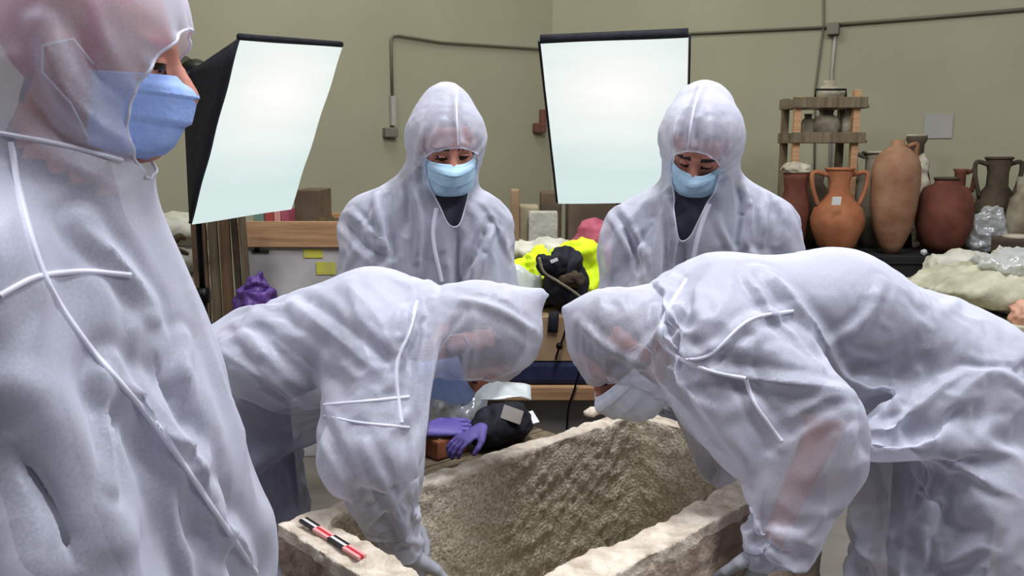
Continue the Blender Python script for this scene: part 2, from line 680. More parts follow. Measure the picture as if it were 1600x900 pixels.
def chest_mesh():
    ax = np.array([DA, DN, V3(0, 0, 1)])
    c = PA + DA * SL / 2 + DN * SWD / 2
    c[2] = ZR / 2
    ci = PA + DA * (TL_ + SL - TR_) / 2 + DN * (TF + SWD - TNR) / 2
    ci[2] = ZR / 2 + 0.24
    pr = [(bx(c, ax, (SL / 2, SWD / 2, ZR / 2), 0.006), 0, 'u'), (bx(ci, ax, ((SL - TL_ - TR_) / 2, (SWD - TF - TNR) / 2, ZR / 2), 0.03), 0.003, 's')]
    V, Q = sdf_mesh(pr, 0.0075)
    N = vnormals(V, Q)
    r = 0.004 * fbm(V, 9, 3) + 0.004 * vnoise(V, 62) + 0.0025 * vnoise(V, 28, 3.0)
    top = np.exp(-((V[:, 2] - ZR) / 0.04) ** 2)
    r = r + top * (0.010 * np.maximum(vnoise(V, 16, 8.0), -0.1) + 0.006 * np.maximum(vnoise(V, 42, 4.0), 0))
    V = V - N * r[:, None]
    cen = V[Q].mean(axis=1)
    n = np.cross(V[Q[:, 2]] - V[Q[:, 0]], V[Q[:, 3]] - V[Q[:, 1]])
    n /= np.linalg.norm(n, axis=1, keepdims=True) + 1e-12
    lx = (cen - PA) @ DA; ly = (cen - PA) @ DN
    ins = (lx > TL_ - 0.012) & (lx < SL - TR_ + 0.012) & (ly > TF - 0.012) & (ly < SWD - TNR + 0.012) & (cen[:, 2] < ZR - 0.016)
    mi = np.where(ins, 0, np.where(cen[:, 2] > ZR - 0.03, 1, 2))
    return V, Q, mi


V, Q, mi = chest_mesh()
ch = obj_from('stone_chest', np_mesh('stone_chest', V, Q, mi), [M['stone_in'], M['stone_rim'], M['stone_out']])
tag(ch, 'open rectangular stone burial chest with rough pale rim in the middle', 'sarcophagus')
CHB = bvh_of(V, Q)


def hand_mesh():
    pr = []
    pr.append((ec((0.0, 0, 0), (0.085, 0.0, -0.004), (0, 1, 0), (0.028, 0.019), (0.042, 0.015)), 0.01, 'u'))
    fing = [(0.032, 0.070, 0.16, 0.0085), (0.011, 0.080, 0.0, 0.009), (-0.011, 0.074, -0.05, 0.0088), (-0.032, 0.058, -0.18, 0.0076)]
    for (y, L, sp, r) in fing:
        a = V3(0.085, y, -0.002)
        d = nrm((math.cos(sp * 0.6), math.sin(sp * 0.6), -0.25))
        b = a + d * L * 0.45
        d2 = nrm((d[0], d[1], -0.75)); c = b + d2 * L * 0.32
        d3 = nrm((d[0] * 0.8, d[1], -1.35)); e = c + d3 * L * 0.25
        pr += [(rc(a, b, r * 1.12, r), 0.004, 'u'), (rc(b, c, r, r * 0.93), 0.003, 'u'), (rc(c, e, r * 0.93, r * 0.78), 0.003, 'u')]
    a = V3(0.02, 0.026, -0.006); b = V3(0.05, 0.056, -0.018); c = V3(0.078, 0.066, -0.03); e = V3(0.098, 0.066, -0.042)
    pr += [(rc(a, b, 0.017, 0.0125), 0.01, 'u'), (rc(b, c, 0.0115, 0.0105), 0.003, 'u'), (rc(c, e, 0.0105, 0.0085), 0.003, 'u')]
    return sdf_mesh(pr, 0.0045)


HAND_V, HAND_Q = hand_mesh()


# ------------------------------------------------------------------ things on the walls
M['conduit'] = mat('conduit_grey', S(104, 100, 84), rough=0.6)
M['plate'] = mat('plate_grey', S(110, 104, 92), rough=0.6)
M['redbrown'] = mat('alarm_red', S(104, 64, 56), S(116, 74, 66), rough=0.5)
M['paper'] = mat('paper_white', S(206, 206, 204), S(222, 222, 220), rough=0.9, scale=5)
M['paperwall'] = mat('paper_lilac_grey', S(156, 153, 144), S(163, 160, 152), rough=0.9, scale=5)
M['wood'] = mat('wood_plain', S(168, 128, 92), S(196, 156, 116), rough=0.75, scale=4, detail=8, bump=0.1, stretch=(1, 14, 14))
M['woodgrey'] = mat('wood_grey', S(96, 84, 66), S(126, 112, 88), rough=0.85, scale=4, detail=8, bump=0.15, stretch=(12, 12, 1))
M['woodbrown'] = mat('wood_brown', S(98, 76, 58), S(124, 98, 74), rough=0.85, scale=4, detail=8, bump=0.15, stretch=(12, 12, 1))
M['black'] = mat('black_fabric', S(20, 20, 28), S(30, 30, 40), rough=0.75, scale=30, bump=0.1)
M['metalblack'] = mat('black_metal', S(24, 24, 26), rough=0.4, metal=0.6)
M['navy'] = mat('navy_tarp', S(32, 36, 64), S(46, 50, 84), rough=0.7, scale=12)
M['grey'] = mat('grey_board', S(128, 122, 114), S(150, 144, 136), rough=0.85, scale=5)
M['greyplastic'] = mat('grey_tarp', S(176, 172, 170), S(200, 196, 194), rough=0.6, scale=6, bump=0.15)
M['sack'] = mat('sack_pale', S(178, 174, 158), S(204, 200, 184), rough=0.85, scale=14, bump=0.3)
M['hivis'] = mat('hi_vis_yellow', S(206, 232, 24), S(220, 242, 50), rough=0.8, scale=20)
M['pink'] = mat('pink_cloth', S(150, 66, 84), S(176, 92, 106), rough=0.9, scale=16, bump=0.2)
M['purple'] = mat('purple_bag', S(66, 40, 104), S(98, 66, 140), rough=0.4, scale=14, bump=0.4, spec=0.5)
M['cardboard'] = mat('cardboard', S(158, 130, 98), S(178, 150, 116), rough=0.9, scale=6)
M['beige'] = mat('beige_box', S(170, 158, 128), S(190, 178, 150), rough=0.9, scale=6)
M['brownbox'] = mat('brown_box', S(92, 78, 62), S(116, 98, 80), rough=0.9, scale=6)
M['red'] = mat('red_box', S(158, 70, 66), S(176, 88, 82), rough=0.8)
M['salmon'] = mat('salmon_box', S(206, 146, 134), rough=0.8)
M['greenbox'] = mat('green_box', S(112, 138, 122), rough=0.8)
M['yellow'] = mat('yellow_print', S(206, 200, 74), S(190, 184, 100), rough=0.8, scale=20)
M['sherd'] = mat('sherd_pink', S(186, 134, 112), S(210, 164, 140), rough=0.9, scale=20, bump=0.3)
M['darkstick'] = mat('dark_root', S(66, 56, 38), S(90, 78, 50), rough=0.9, scale=20, bump=0.4)
M['terra'] = mat('terracotta_orange', S(138, 80, 50), S(170, 112, 78), rough=0.85, scale=9, detail=6, bump=0.15, lo=0.3, hi=0.72)
M['terra2'] = mat('terracotta_tan', S(118, 78, 54), S(162, 126, 98), rough=0.85, scale=7, detail=6, bump=0.15, lo=0.3, hi=0.72)
M['terrared'] = mat('terracotta_dark_red', S(88, 46, 36), S(116, 68, 52), rough=0.8, scale=8, detail=6, bump=0.15)
M['clay'] = mat('clay_dark_brown', S(58, 48, 38), S(84, 72, 56), rough=0.85, scale=8, detail=6, bump=0.15)
M['claygrey'] = mat('clay_grey', S(104, 96, 78), S(150, 142, 122), rough=0.9, scale=10, detail=6, bump=0.2)
M['claywhite'] = mat('clay_crusted', S(150, 140, 118), S(186, 178, 158), rough=0.9, scale=12, detail=6, bump=0.3)
M['plastic'] = plastic_mat('clear_plastic', S(212, 214, 208), 0.45)
M['wrap'] = cloth_mat('dull_wrap', S(196, 192, 190), 0.5)
M['sheet'] = mat('sheet_greenish', S(158, 154, 128), S(190, 186, 162), rough=0.6, scale=10, detail=6, bump=0.25)
M['plasticwhite'] = plastic_mat('white_plastic', S(232, 238, 236), 0.25)
M['glovepurple'] = mat('purple_rubber', S(92, 80, 152), S(110, 98, 172), rough=0.5)
M['blue'] = mat('blue_strap', S(70, 96, 158), S(92, 122, 184), rough=0.7)
M['leather'] = mat('brown_leather', S(132, 78, 52), S(156, 100, 70), rough=0.6, scale=20)
M['scaleblack'] = mat('scale_black', S(34, 32, 34), rough=0.5)
M['scalewhite'] = mat('scale_white', S(210, 206, 200), rough=0.5)
M['scalered'] = mat('scale_red', S(190, 42, 50), rough=0.5)
M['scalepink'] = mat('scale_pink', S(226, 160, 158), rough=0.5)
M['diffuser'] = emit_mat('lit_diffuser', (0.74, 0.89, 0.87), 0.92)

NRW = V3(DR[1], -DR[0], 0); NRW = NRW if NRW[1] < 0 else -NRW
NLW = V3(DL[1], -DL[0], 0); NLW = NLW if NLW[1] < 0 else -NLW


def onwall(px, py, side, off=0.0):
    n = NRW if side == 'R' else NLW
    o = V3(0, 0, CAM_H); d = ray(px, py)
    t = ((CN + n * off - o) @ n) / (d @ n)
    return o + d * t


def curve3(pts, n=6):
    P = [np.array(p, float) for p in pts]
    P = [2 * P[0] - P[1]] + P + [2 * P[-1] - P[-2]]
    out = []
    for i in range(1, len(P) - 2):
        for k in range(n):
            t = k / n
            a, b, c, d = P[i - 1:i + 3]
            out.append(0.5 * (2 * b + (c - a) * t + (2 * a - 5 * b + 4 * c - d) * t * t + (3 * b - a - 3 * c + d) * t ** 3))
    out.append(P[-2])
    return out


tag(MB().tube([onwall(613, 150, 'L', 0.015), onwall(611, 62, 'L', 0.015), onwall(614, 56, 'L', 0.015), onwall(622, 55, 'L', 0.015), onwall(690, 66, 'L', 0.015), onwall(840, 76, 'L', 0.015), onwall(861, 77, 'L', 0.015)], 0.009, 8).build('cable_conduit', M['conduit'], None, True),
    'grey cable conduit along the left wall, bending down to a socket', 'conduit')
p0 = onwall(613, 150, 'L', 0.02); p1 = onwall(614, 196, 'L', 0.02)
r = empty('wall_socket', onwall(611, 206, 'L', 0.0))
tag(r, 'small grey socket box on the left wall under a white cable sleeve', 'socket')
MB().bar(p0, p1, 0.03, 0.03, up=NLW).build('cable_sleeve', M['paperwall'], r)
Rw = Matrix((Vector(DL), Vector(NLW), Vector((0, 0, 1)))).transposed()
MB().box(onwall(610, 207, 'L', 0.025), (0.045, 0.025, 0.03), Rw, 0.006).build('box', M['plate'], r)
r = empty('wall_alarm', onwall(843, 193, 'L', 0.0))
tag(r, 'small red-brown alarm fixture on the wall beside the lamp screen', 'alarm')
MB().box(onwall(843, 200, 'L', 0.03), (0.045, 0.03, 0.035), Rw, 0.012).build('housing', M['redbrown'], r)
MB().box(onwall(848, 182, 'L', 0.02), (0.02, 0.02, 0.05), Rw, 0.008).build('bracket', M['redbrown'], r)
tag(MB().tube([onwall(x, y, 'R', 0.015) for x, y in ((864, 74), (1080, 52), (1296, 42))], 0.008, 8).build('cable_conduit', M['conduit'], None, True),
    'grey cable conduit running from the corner to the junction box', 'conduit')
tag(MB().tube([onwall(x, y, 'R', 0.015) for x, y in ((1308, 38), (1450, 27), (1640, 11))], 0.010, 8).build('cable_conduit', M['conduit'], None, True),
    'grey cable conduit running right from the junction box', 'conduit')
Rr = Matrix((Vector(DR), Vector(NRW), Vector((0, 0, 1)))).transposed()
tag(MB().box(onwall(1302, 45, 'R', 0.025), (0.035, 0.025, 0.035), Rr, 0.006).build('junction_box', M['plate']), 'small square junction box high on the right wall', 'junction box')
tag(MB().tube([onwall(x, y, 'R', 0.012) for x, y in ((1287, -60), (1287, 40), (1274, 140), (1272, 300))], 0.006, 6).build('hanging_cable', M['conduit'], None, True),
    'thin dark cable hanging down the right wall past the conduit', 'cable')
tag(MB().tube([onwall(x, y, 'R', 0.012) for x, y in ((1305, 55), (1300, 110), (1297, 300))], 0.009, 6).build('hanging_cable', M['paperwall'], None, True),
    'pale cable dropping from the junction box behind the wooden rack', 'cable')
tag(MB().box(onwall(1466, 197, 'R', 0.004), (0.075, 0.003, 0.07), Rr).build('wall_notice', M['paperwall']), 'faded sheet of paper stuck on the right wall above the jars', 'notice')


# ------------------------------------------------------------------ lamp screens
def softbox(label, c, x, nn, up, wd, ht, base, masttop, edge=0.0):
    c, x, nn, up = (np.asarray(v, float) for v in (c, x, nn, up))
    root = empty('softbox_lamp', base)
    tag(root, label, 'softbox')
    cor = [c + x * sx * wd / 2 + up * sz * ht / 2 for sx, sz in ((-1, 1), (1, 1), (1, -1), (-1, -1))]
    ap = c - nn * 0.40 + up * 0.0
    rear = [ap + x * sx * 0.06 + up * sz * 0.06 for sx, sz in ((-1, 1), (1, 1), (1, -1), (-1, -1))]
    # diffuser: its own frame so that its light is laid out on the sheet itself
    def sheet(u, v):
        uu, vv = u * 2 - 1, v * 2 - 1
        return (uu * wd / 2, vv * ht / 2, -0.012 * (1 - uu * uu) * (1 - vv * vv) + 0.002 * math.sin(9 * vv + 3 * uu))
    me = MB().grid(sheet, 16, 20).mesh('diffuser')
    d = bpy.data.objects.new('diffuser', me)
    me.materials.append(M['diffuser'])
    me.polygons.foreach_set('use_smooth', np.ones(len(me.polygons), bool))
    COL.objects.link(d)
    Rm = Matrix((Vector(x), Vector(up), Vector(nn))).transposed().to_4x4()
    Rm.translation = Vector(c + nn * 0.004)
    d.parent = root
    d.matrix_parent_inverse = world_of(root).inverted()
    d.matrix_basis = Rm
    d['label'] = 'glowing white cloth front of the lamp'
    sh = MB()
    n = 8
    for i in range(4):
        a0, a1, b0, b1 = cor[i], cor[(i + 1) % 4], rear[i], rear[(i + 1) % 4]
        mid = (a0 + a1) / 2 - c
        def side(u, v, a0=a0, a1=a1, b0=b0, b1=b1, mid=mid):
            p = (a0 * (1 - u) + a1 * u) * (1 - v) + (b0 * (1 - u) + b1 * u) * v
            return p - nn * 0.004 * (1 - v) 
        sh.grid(side, n, 6)
    sh.thick(0.004).build('shell', M['black'], root, True)
    for i in range(4):
        rp = [cor[i] * (1 - t) + cor[(i + 1) % 4] * t - nn * 0.006 + (nrm((cor[i] + cor[(i + 1) % 4]) / 2 - c)) * (0.008 if i == 0 else edge if i != 2 else 0.0) for t in np.linspace(0, 1, 9)]
        MB().tube(rp, (0.018 if edge else 0.012, 0.004, 0.003, 0.006)[i], 6).build('rim', M['black'], root, True)
    MB().tube([ap + nn * 0.02, ap - nn * 0.06], 0.085, 20).build('speed_ring', M['metalblack'], root, True)
    MB().box(ap - nn * 0.11, (0.05, 0.05, 0.06), Rm.to_3x3(), 0.01).build('lamp_head', M['metalblack'], root)
    b = V3(*base)
    MB().tube([b + V3(0, 0, 0.30), b + V3(0, 0, 0.95)], 0.016, 10).build('stand_tube', M['metalblack'], root, True)
    MB().tube([b + V3(0, 0, 0.92), V3(b[0], b[1], masttop)], 0.012, 10).build('stand_tube', M['metalblack'], root, True)
    MB().tube([V3(b[0], b[1], masttop), ap - nn * 0.05], 0.014, 8).build('tilt_arm', M['metalblack'], root, True)
    MB().tube([b + V3(0, 0, 0.90), b + V3(0, 0, 0.96)], 0.026, 12).build('clamp', M['metalblack'], root, True)
    MB().tube([b + V3(-0.02, -0.02, 0.93), b + V3(-0.05, -0.04, 0.93)], 0.012, 8).build('knob', M['metalblack'], root, True)
    for k in range(3):
        a = k * 2.0944 + 0.5
        e = b + V3(0.32 * math.cos(a), 0.32 * math.sin(a), 0.012)
        MB().tube([b + V3(0, 0, 0.62), e], 0.010, 8).build('leg', M['metalblack'], root, True)
        MB().tube([b + V3(0, 0, 0.32), (b + V3(0, 0, 0.62)) * 0.5 + e * 0.5], 0.006, 6).build('brace', M['metalblack'], root, True)
    return root


softbox('lit softbox lamp turned sideways behind the profile of the left person', (-0.9215, 3.2434, 1.5662), (0.5192, 0.853, 0.0535), (0.7634, -0.4347, -0.4778), (0.3843, -0.289, 0.8768), 0.5, 0.7225, (-1.245, 3.36, 0), 1.70)
softbox('lit softbox lamp facing the camera, behind the back right person', (0.427, 3.4909, 1.5979), (0.9811, -0.1926, 0.0165), (-0.1476, -0.8015, -0.5795), (-0.1249, -0.5661, 0.8148), 0.55, 0.78, (0.49, 3.90, 0), 1.78, 0.006)


# ------------------------------------------------------------------ soft lumps: sacks, bags, cloths
def lump(c, rad, seed=0, amp=0.18, h=0.016, rot=0.0, flat=0.0, shape=1.0):
    """a soft heap: squashed rounded body with creases; flat > 0 cuts a level underside"""
    cr, sr = math.cos(rot), math.sin(rot)
    ax = np.array([(cr, sr, 0), (-sr, cr, 0), (0, 0, 1)], float)
    c = np.asarray(c, float)
    V, Q = sdf_mesh([(el(c, ax, rad), 0, 'u')], h)
    N = vnormals(V, Q)
    m = min(rad)
    L = V - c
    s = 1.0 / max(m, 0.02)
    cre = np.abs(vnoise(L, s * 0.9, seed * 3.7)) + 0.5 * np.abs(vnoise(L, s * 2.1, seed * 5.1 + 2))
    V = V + N * (amp * m * (1.0 - 2.2 * cre) + 0.3 * amp * m * vnoise(L, s * 4.5, seed))[:, None]
    if flat:
        z0 = c[2] - rad[2] * flat
        V[:, 2] = np.maximum(V[:, 2], z0)
    return V, Q


def soft(name, label, cat, m, c, rad, group=None, parent=None, **kw):
    V, Q = lump(c, rad, **kw)
    base = V3(c[0], c[1], V[:, 2].min())
    if parent is None:
        o = obj_from(name, np_mesh(name, V - base, Q), m)
        o.location = base
        tag(o, label, cat, group)
    else:
        o = obj_from(name, np_mesh(name, V, Q), m, parent)
    return o


def crate(name, label, cat, m, a, b, group=None, bevel=0.006, rz=0.0):
    """closed box between two corners"""
    a, b = np.asarray(a, float), np.asarray(b, float)
    lo, hi = np.minimum(a, b), np.maximum(a, b)
    c = (lo + hi) / 2
    hf = (hi - lo) / 2
    mb = MB().box((0, 0, hf[2]), hf, None, bevel)
    o = mb.build(name, m)
    o.location = (c[0], c[1], lo[2]); o.rotation_euler = (0, 0, rz)
    return tag(o, label, cat, group)


# ------------------------------------------------------------------ left background
# large grey bin with a wooden rail
r = empty('storage_crate', (at(455, 500, 4.15)[0], 4.15, 0))
tag(r, 'tall grey-covered crate with a plain wooden top rail, left background', 'crate')
xa, xb = at(376, 400, 4.0)[0], at(560, 400, 4.0)[0]
zt = at(450, 346, 4.0)[2]; zb = at(450, 386, 4.0)[2]
MB().box(((xa + xb) / 2, 4.28, zb / 2), ((xb - xa) / 2, 0.26, zb / 2), None, 0.01).build('body', M['greyplastic'], r)
MB().box(((xa + xb) / 2, 4.005, (zt + zb) / 2), ((xb - xa) / 2 + 0.01, 0.012, (zt - zb) / 2), None, 0.003).build('rail', M['wood'], r)
MB().box(((xa + xb) / 2, 4.54, (zt + zb) / 2), ((xb - xa) / 2 + 0.01, 0.012, (zt - zb) / 2), None, 0.003).build('rail', M['wood'], r)
MB().box(((xa + xb) / 2, 4.27, zb + 0.012), ((xb - xa) / 2, 0.25, 0.012)).build('lid', M['wood'], r)
for (u, v, hw, hh, mm) in ((405, 389, 0.04, 0.008, 'clay'), (400, 386, 0.012, 0.012, 'clay')):
    p = at(u, v, 4.0); MB().box((p[0], 4.018, p[2] - 0.015), (hw, 0.004, hh)).build('mark', M[mm], r)
for (u, v, hw, hh) in ((488, 397, 0.045, 0.02), (508, 420, 0.045, 0.03)):
    p = at(u, v, 4.0); MB().box((p[0], 4.018, p[2]), (hw, 0.003, hh)).build('yellow_label', M['yellow'], r)
zl = zb + 0.026
for i, (u0, u1, hh, mm, lab) in enumerate(((398, 414, 0.10, 'greenbox', 'small green box on the grey crate'), (415, 429, 0.115, 'red', 'small dark red box on the grey crate'),
                                           (430, 440, 0.11, 'salmon', 'small salmon box on the grey crate'), (441, 453, 0.115, 'pink', 'small maroon box beside the salmon one'))):
    a = at(u0, 340, 4.12)[0]; b = at(u1, 340, 4.12)[0]
    crate('small_box', lab, 'box', M[mm], (a, 4.10, zl), (b, 4.24, zl + hh + 0.03), 'small boxes on the crate', 0.003)
xq = at(492, 320, 4.2)[0]
crate('brown_box', 'brown-grey box standing on the grey crate', 'box', M['brownbox'], (at(466, 320, 4.3)[0], 4.22, zl), (at(505, 320, 4.3)[0], 4.5, at(480, 296, 4.3)[2]), None)
soft('root_bundle', 'dark gnarled root lying on the grey crate', 'root', M['darkstick'], (at(515, 322, 4.12)[0], 4.13, zl + 0.055), (0.11, 0.04, 0.05), seed=2, amp=0.4, h=0.01, flat=0.9)
for i, (u, rr) in enumerate(((468, 0.022), (486, 0.026), (500, 0.02))):
    soft('sherd', ('pale pottery sherd on the crate rail edge, left one', 'pale pottery sherd on the crate rail edge, middle one', 'pale pottery sherd on the crate rail edge, right one')[i], 'sherd', M['sherd'],
         (at(u, 335, 4.06)[0], 4.06, zl + rr * 1.7), (rr * 1.6, rr, rr * 1.8), group='sherds on the crate', seed=i + 3, amp=0.3, h=0.006, flat=0.9)

# boards leaning behind the lamp stand
for i, (u0, u1, v0, mm, lab) in enumerate(((300, 322, 346, 'woodbrown', 'brown board behind the lamp stand, leftmost'), (324, 338, 343, 'woodgrey', 'grey board leaning right of the lamp stand'),
                                           (340, 356, 341, 'woodbrown', 'brown board in the middle of the leaning boards'), (357, 366, 338, 'clay', 'narrow dark board among the leaning boards'),
                                           (368, 378, 338, 'woodgrey', 'narrow grey board beside the tall crate'))):
    a = at(u0, v0, 3.80); b = at(u1, v0, 3.80)
    xc, wd = (a[0] + b[0]) / 2, (b[0] - a[0])
    lean = 0.05 if i >= 3 else 0.02
    mb = MB().bar((0, 0, 0.002), (-lean, 0.05, a[2]), wd, 0.025, up=(0, 1, 0), bevel=0.002)
    mb2 = bmesh.new(); mb2.free()
    o = mb.build('wooden_board', M[mm]); o.location = (xc + lean, 3.74 + 0.012 * i, 0.013)
    tag(o, lab, 'board', 'boards leaning in the background')

# pale sacks and dark roots left of the lamp stand
for i, (u, v, rx, rz_, lab) in enumerate(((262, 362, 0.19, 0.09, 'pale sack at the top of the pile, left background'), (258, 405, 0.20, 0.09, 'pale sack in the middle of the pile, left background'),
                                          (262, 455, 0.21, 0.10, 'pale sack low in the pile, left background'), (262, 510, 0.22, 0.10, 'pale sack at the bottom edge of the pile, left background'))):
    p = at(u, v, 4.1)
    soft('pale_sack', lab, 'sack', M['sack'], (p[0], 4.15, p[2]), (rx, 0.2, rz_), group='sacks piled at left', seed=i, amp=0.12)
crate('plinth', 'low grey plinth under the pile of pale sacks', 'plinth', M['grey'], (at(262, 560, 4.1)[0] - 0.25, 3.92, 0), (at(262, 560, 4.1)[0] + 0.25, 4.38, at(262, 540, 4.1)[2]))
for i, (u, v, L, lab) in enumerate(((253, 378, 0.12, 'dark dry root on the top pale sack'), (277, 373, 0.07, 'short dark root right of the longer one'), (265, 396, 0.17, 'dark dry root lying between two pale sacks'), (268, 420, 0.10, 'dark stubby root lower on the pale sacks'))):
    p = at(u, v, 3.93)
    o = MB().tube(curve3([p + V3(-L / 2, 0, 0.01), p + V3(-L / 6, -0.01, -0.005), p + V3(L / 5, 0, 0.012), p + V3(L / 2, 0.01, -0.004)]), [0.012, 0.016, 0.017, 0.018, 0.02, 0.019, 0.017, 0.018, 0.02, 0.018, 0.016, 0.015, 0.014, 0.014, 0.013, 0.012, 0.012, 0.01, 0.008][:19], 8).build('dry_root', M['darkstick'], None, True)
    tag(o, lab, 'root', 'roots on the sacks')

# low bench with the purple bag and sherds
zb2 = 0.80
r = empty('low_bench', (-0.88, 3.32, 0)); tag(r, 'low wooden bench with sherds and purple bag, left background', 'bench')
for k in range(3):
    MB().box((-0.88, 3.14 + 0.135 * k, zb2 - 0.015), (0.34, 0.063, 0.015), None, 0.003).build('plank', M['woodbrown'], r)
for sx in (-1, 1):
    for sy in (-1, 1):
        MB().box((-0.84 + sx * 0.22, 3.275 + sy * 0.14, (zb2 - 0.03) / 2), (0.025, 0.025, (zb2 - 0.03) / 2)).build('leg', M['woodbrown'], r)
p = at(401, 468, 3.24)
r = empty('purple_bag', (p[0], 3.24, zb2)); tag(r, 'tied purple plastic bag standing on the low bench', 'bag')
V, Q = lump((p[0], 3.24, zb2 + 0.095), (0.078, 0.075, 0.10), seed=8, amp=0.3, h=0.008, flat=0.95)
obj_from('bag_body', np_mesh('bag_body', V, Q), M['purple'], r)
V, Q = lump((p[0] + 0.005, 3.24, zb2 + 0.185), (0.042, 0.04, 0.06), seed=9, amp=0.4, h=0.007)
obj_from('gathered_neck', np_mesh('gathered_neck', V, Q), M['purple'], r)
rs = np.random.RandomState(3)
SH = ['flat', 'curved', 'small', 'thick', 'broken', 'chipped', 'rounded', 'thin', 'long', 'square']
for i in range(10):
    x = -1.165 + 0.034 * i + rs.uniform(-0.008, 0.008); y = 3.12 + (i % 3) * 0.06
    rr = rs.uniform(0.016, 0.028)
    soft('pottery_sherd', 'pinkish %s pottery sherd on the low bench, %s from the lamp stand' % (SH[i], ('first', 'second', 'third', 'fourth', 'fifth', 'sixth', 'seventh', 'eighth', 'ninth', 'tenth')[i]), 'sherd', M['sherd'],
         (x, y, zb2 + rr * 1.0), (rr * 1.7, rr * 1.3, rr), group='sherds on the low bench', seed=i, amp=0.35, h=0.007, rot=i, flat=0.95)

# ------------------------------------------------------------------ work table in the middle background
YT = 3.06
def zy(v, Y=YT): return at(870, v, Y)[2]
r = empty('work_table', (0.2, YT + 0.3, 0)); tag(r, 'work table with grey base and wooden edge behind the chest', 'table')
z3 = zy(604)
MB().box((0.2, YT + 0.24, (z3 - 0.05) / 2), (0.56, 0.20, (z3 - 0.05) / 2), None, 0.005).build('base', M['grey'], r)
MB().box((0.2, YT + 0.32, z3 - 0.025), (0.60, 0.335, 0.025), None, 0.004).build('wooden_top', M['wood'], r)
z2 = zy(566)
def nav(u, v):
    return (-0.36 + 1.1 * u, YT + 0.6 * v, z3 + (z2 - z3))
tag(MB().box((0.2, YT + 0.33, (z3 + z2) / 2), (0.55, 0.315, (z2 - z3) / 2 - 0.001), None, 0.02).build('folded_tarp', M['navy']), 'folded navy blue tarp on the work table', 'tarp')
z1 = zy(497)
r = empty('wooden_box', (0.2, YT + 0.3, z2)); tag(r, 'plain wooden box standing on the navy tarp', 'box')
MB().box((0.2, YT + 0.03, (z1 + z2) / 2), (0.5, 0.012, (z1 - z2) / 2), None, 0.002).build('front_panel', M['cardboard'], r)
MB().box((0.2, YT + 0.56, (z1 + z2) / 2), (0.5, 0.012, (z1 - z2) / 2), None, 0.002).build('back_panel', M['cardboard'], r)
for sx in (-1, 1): MB().box((0.2 + sx * 0.49, YT + 0.295, (z1 + z2) / 2), (0.012, 0.25, (z1 - z2) / 2), None, 0.002).build('side_panel', M['cardboard'], r)
MB().box((0.2, YT + 0.295, z1 - 0.008), (0.478, 0.25, 0.008)).build('lid', M['cardboard'], r)
# black bag with its strap
pb = at(872, 445, YT + 0.12)
r = empty('black_bag', (pb[0], YT + 0.12, z1)); tag(r, 'black bag with a grey-edged flap on the wooden box', 'bag'); BAG = r
V, Q = lump((pb[0] + 0.03, YT + 0.13, z1 + 0.115), (0.078, 0.08, 0.13), seed=5, amp=0.22, h=0.01, flat=0.9)
obj_from('bag_body', np_mesh('bag_body', V, Q), M['black'], r)
fl = curve3([at(x, y, YT + 0.02) for x, y in ((842, 402), (850, 425), (872, 440), (895, 455), (912, 468))], 5)
MB().tube(fl, 0.006, 6).build('piping', M['claygrey'], r, True)
V, Q = lump((at(862, 412, YT + 0.06)[0], YT + 0.06, at(862, 412, YT + 0.06)[2]), (0.062, 0.05, 0.045), seed=6, amp=0.2, h=0.008)
obj_from('flap', np_mesh('flap', V, Q), M['black'], r)
p = at(866, 407, YT + 0.0)
MB().box(p, (0.014, 0.003, 0.006), Matrix.Rotation(-0.4, 3, 'Y')).build('tag', M['paper'], r)
V, Q = lump((at(893, 437, YT + 0.05)[0], YT + 0.05, at(893, 437, YT + 0.05)[2]), (0.05, 0.04, 0.03), seed=7, amp=0.25, h=0.008)
obj_from('pocket', np_mesh('pocket', V, Q), M['clay'], r)
st = [(pb[0] - 0.03, YT + 0.0, z1 + 0.02), (pb[0] - 0.01, YT - 0.012, z1 - 0.01)]
MB().grid(lambda u, v: (at(866 - 8 * (u - 0.5) * 2 - 2 * v, 470, YT)[0] - 0.0, YT + 0.012 - 0.006 * math.sin(3 * v) - (0.0 if v > 0.2 else -0.05 * (0.2 - v)), z1 + 0.02 - 0.075 * v), 3, 8).thick(0.004).build('strap', M['black'], r, True)
# hi-vis jacket
p = at(905, 408, YT + 0.2)
r = empty('hi_vis_jacket', (p[0], YT + 0.22, z1)); tag(r, 'bright yellow hi-vis jacket crumpled behind the black bag', 'jacket')
V, Q = lump((at(902, 410, YT + 0.2)[0], YT + 0.26, z1 + 0.13), (0.12, 0.08, 0.145), seed=11, amp=0.3, h=0.01, flat=0.9)
obj_from('jacket_body', np_mesh('jacket_body', V, Q), M['hivis'], r)
V, Q = lump((at(833, 410, YT + 0.2)[0], YT + 0.24, z1 + 0.11), (0.08, 0.07, 0.125), seed=12, amp=0.3, h=0.01, flat=0.9)
obj_from('sleeve', np_mesh('sleeve', V, Q), M['hivis'], r)
p = at(822, 420, YT + 0.05)
o = MB().grid(lambda u, v: (p[0] - 0.06 + 0.12 * u, YT + 0.06 + 0.05 * v, z1 + 0.05 + 0.13 * v - 0.03 * u + 0.012 * math.sin(6 * u)), 8, 6).thick(0.002).build('white_wrapper', M['plasticwhite'], None, True)
tag(o, 'crumpled white wrapper left of the black bag', 'wrapper')
soft('brown_cloth', 'brown cloth bundle lying left on the wooden box', 'cloth', M['leather'], (at(818, 437, YT + 0.05)[0], YT + 0.07, z1 + 0.03), (0.07, 0.05, 0.04), seed=15, amp=0.25, h=0.01, flat=0.8)
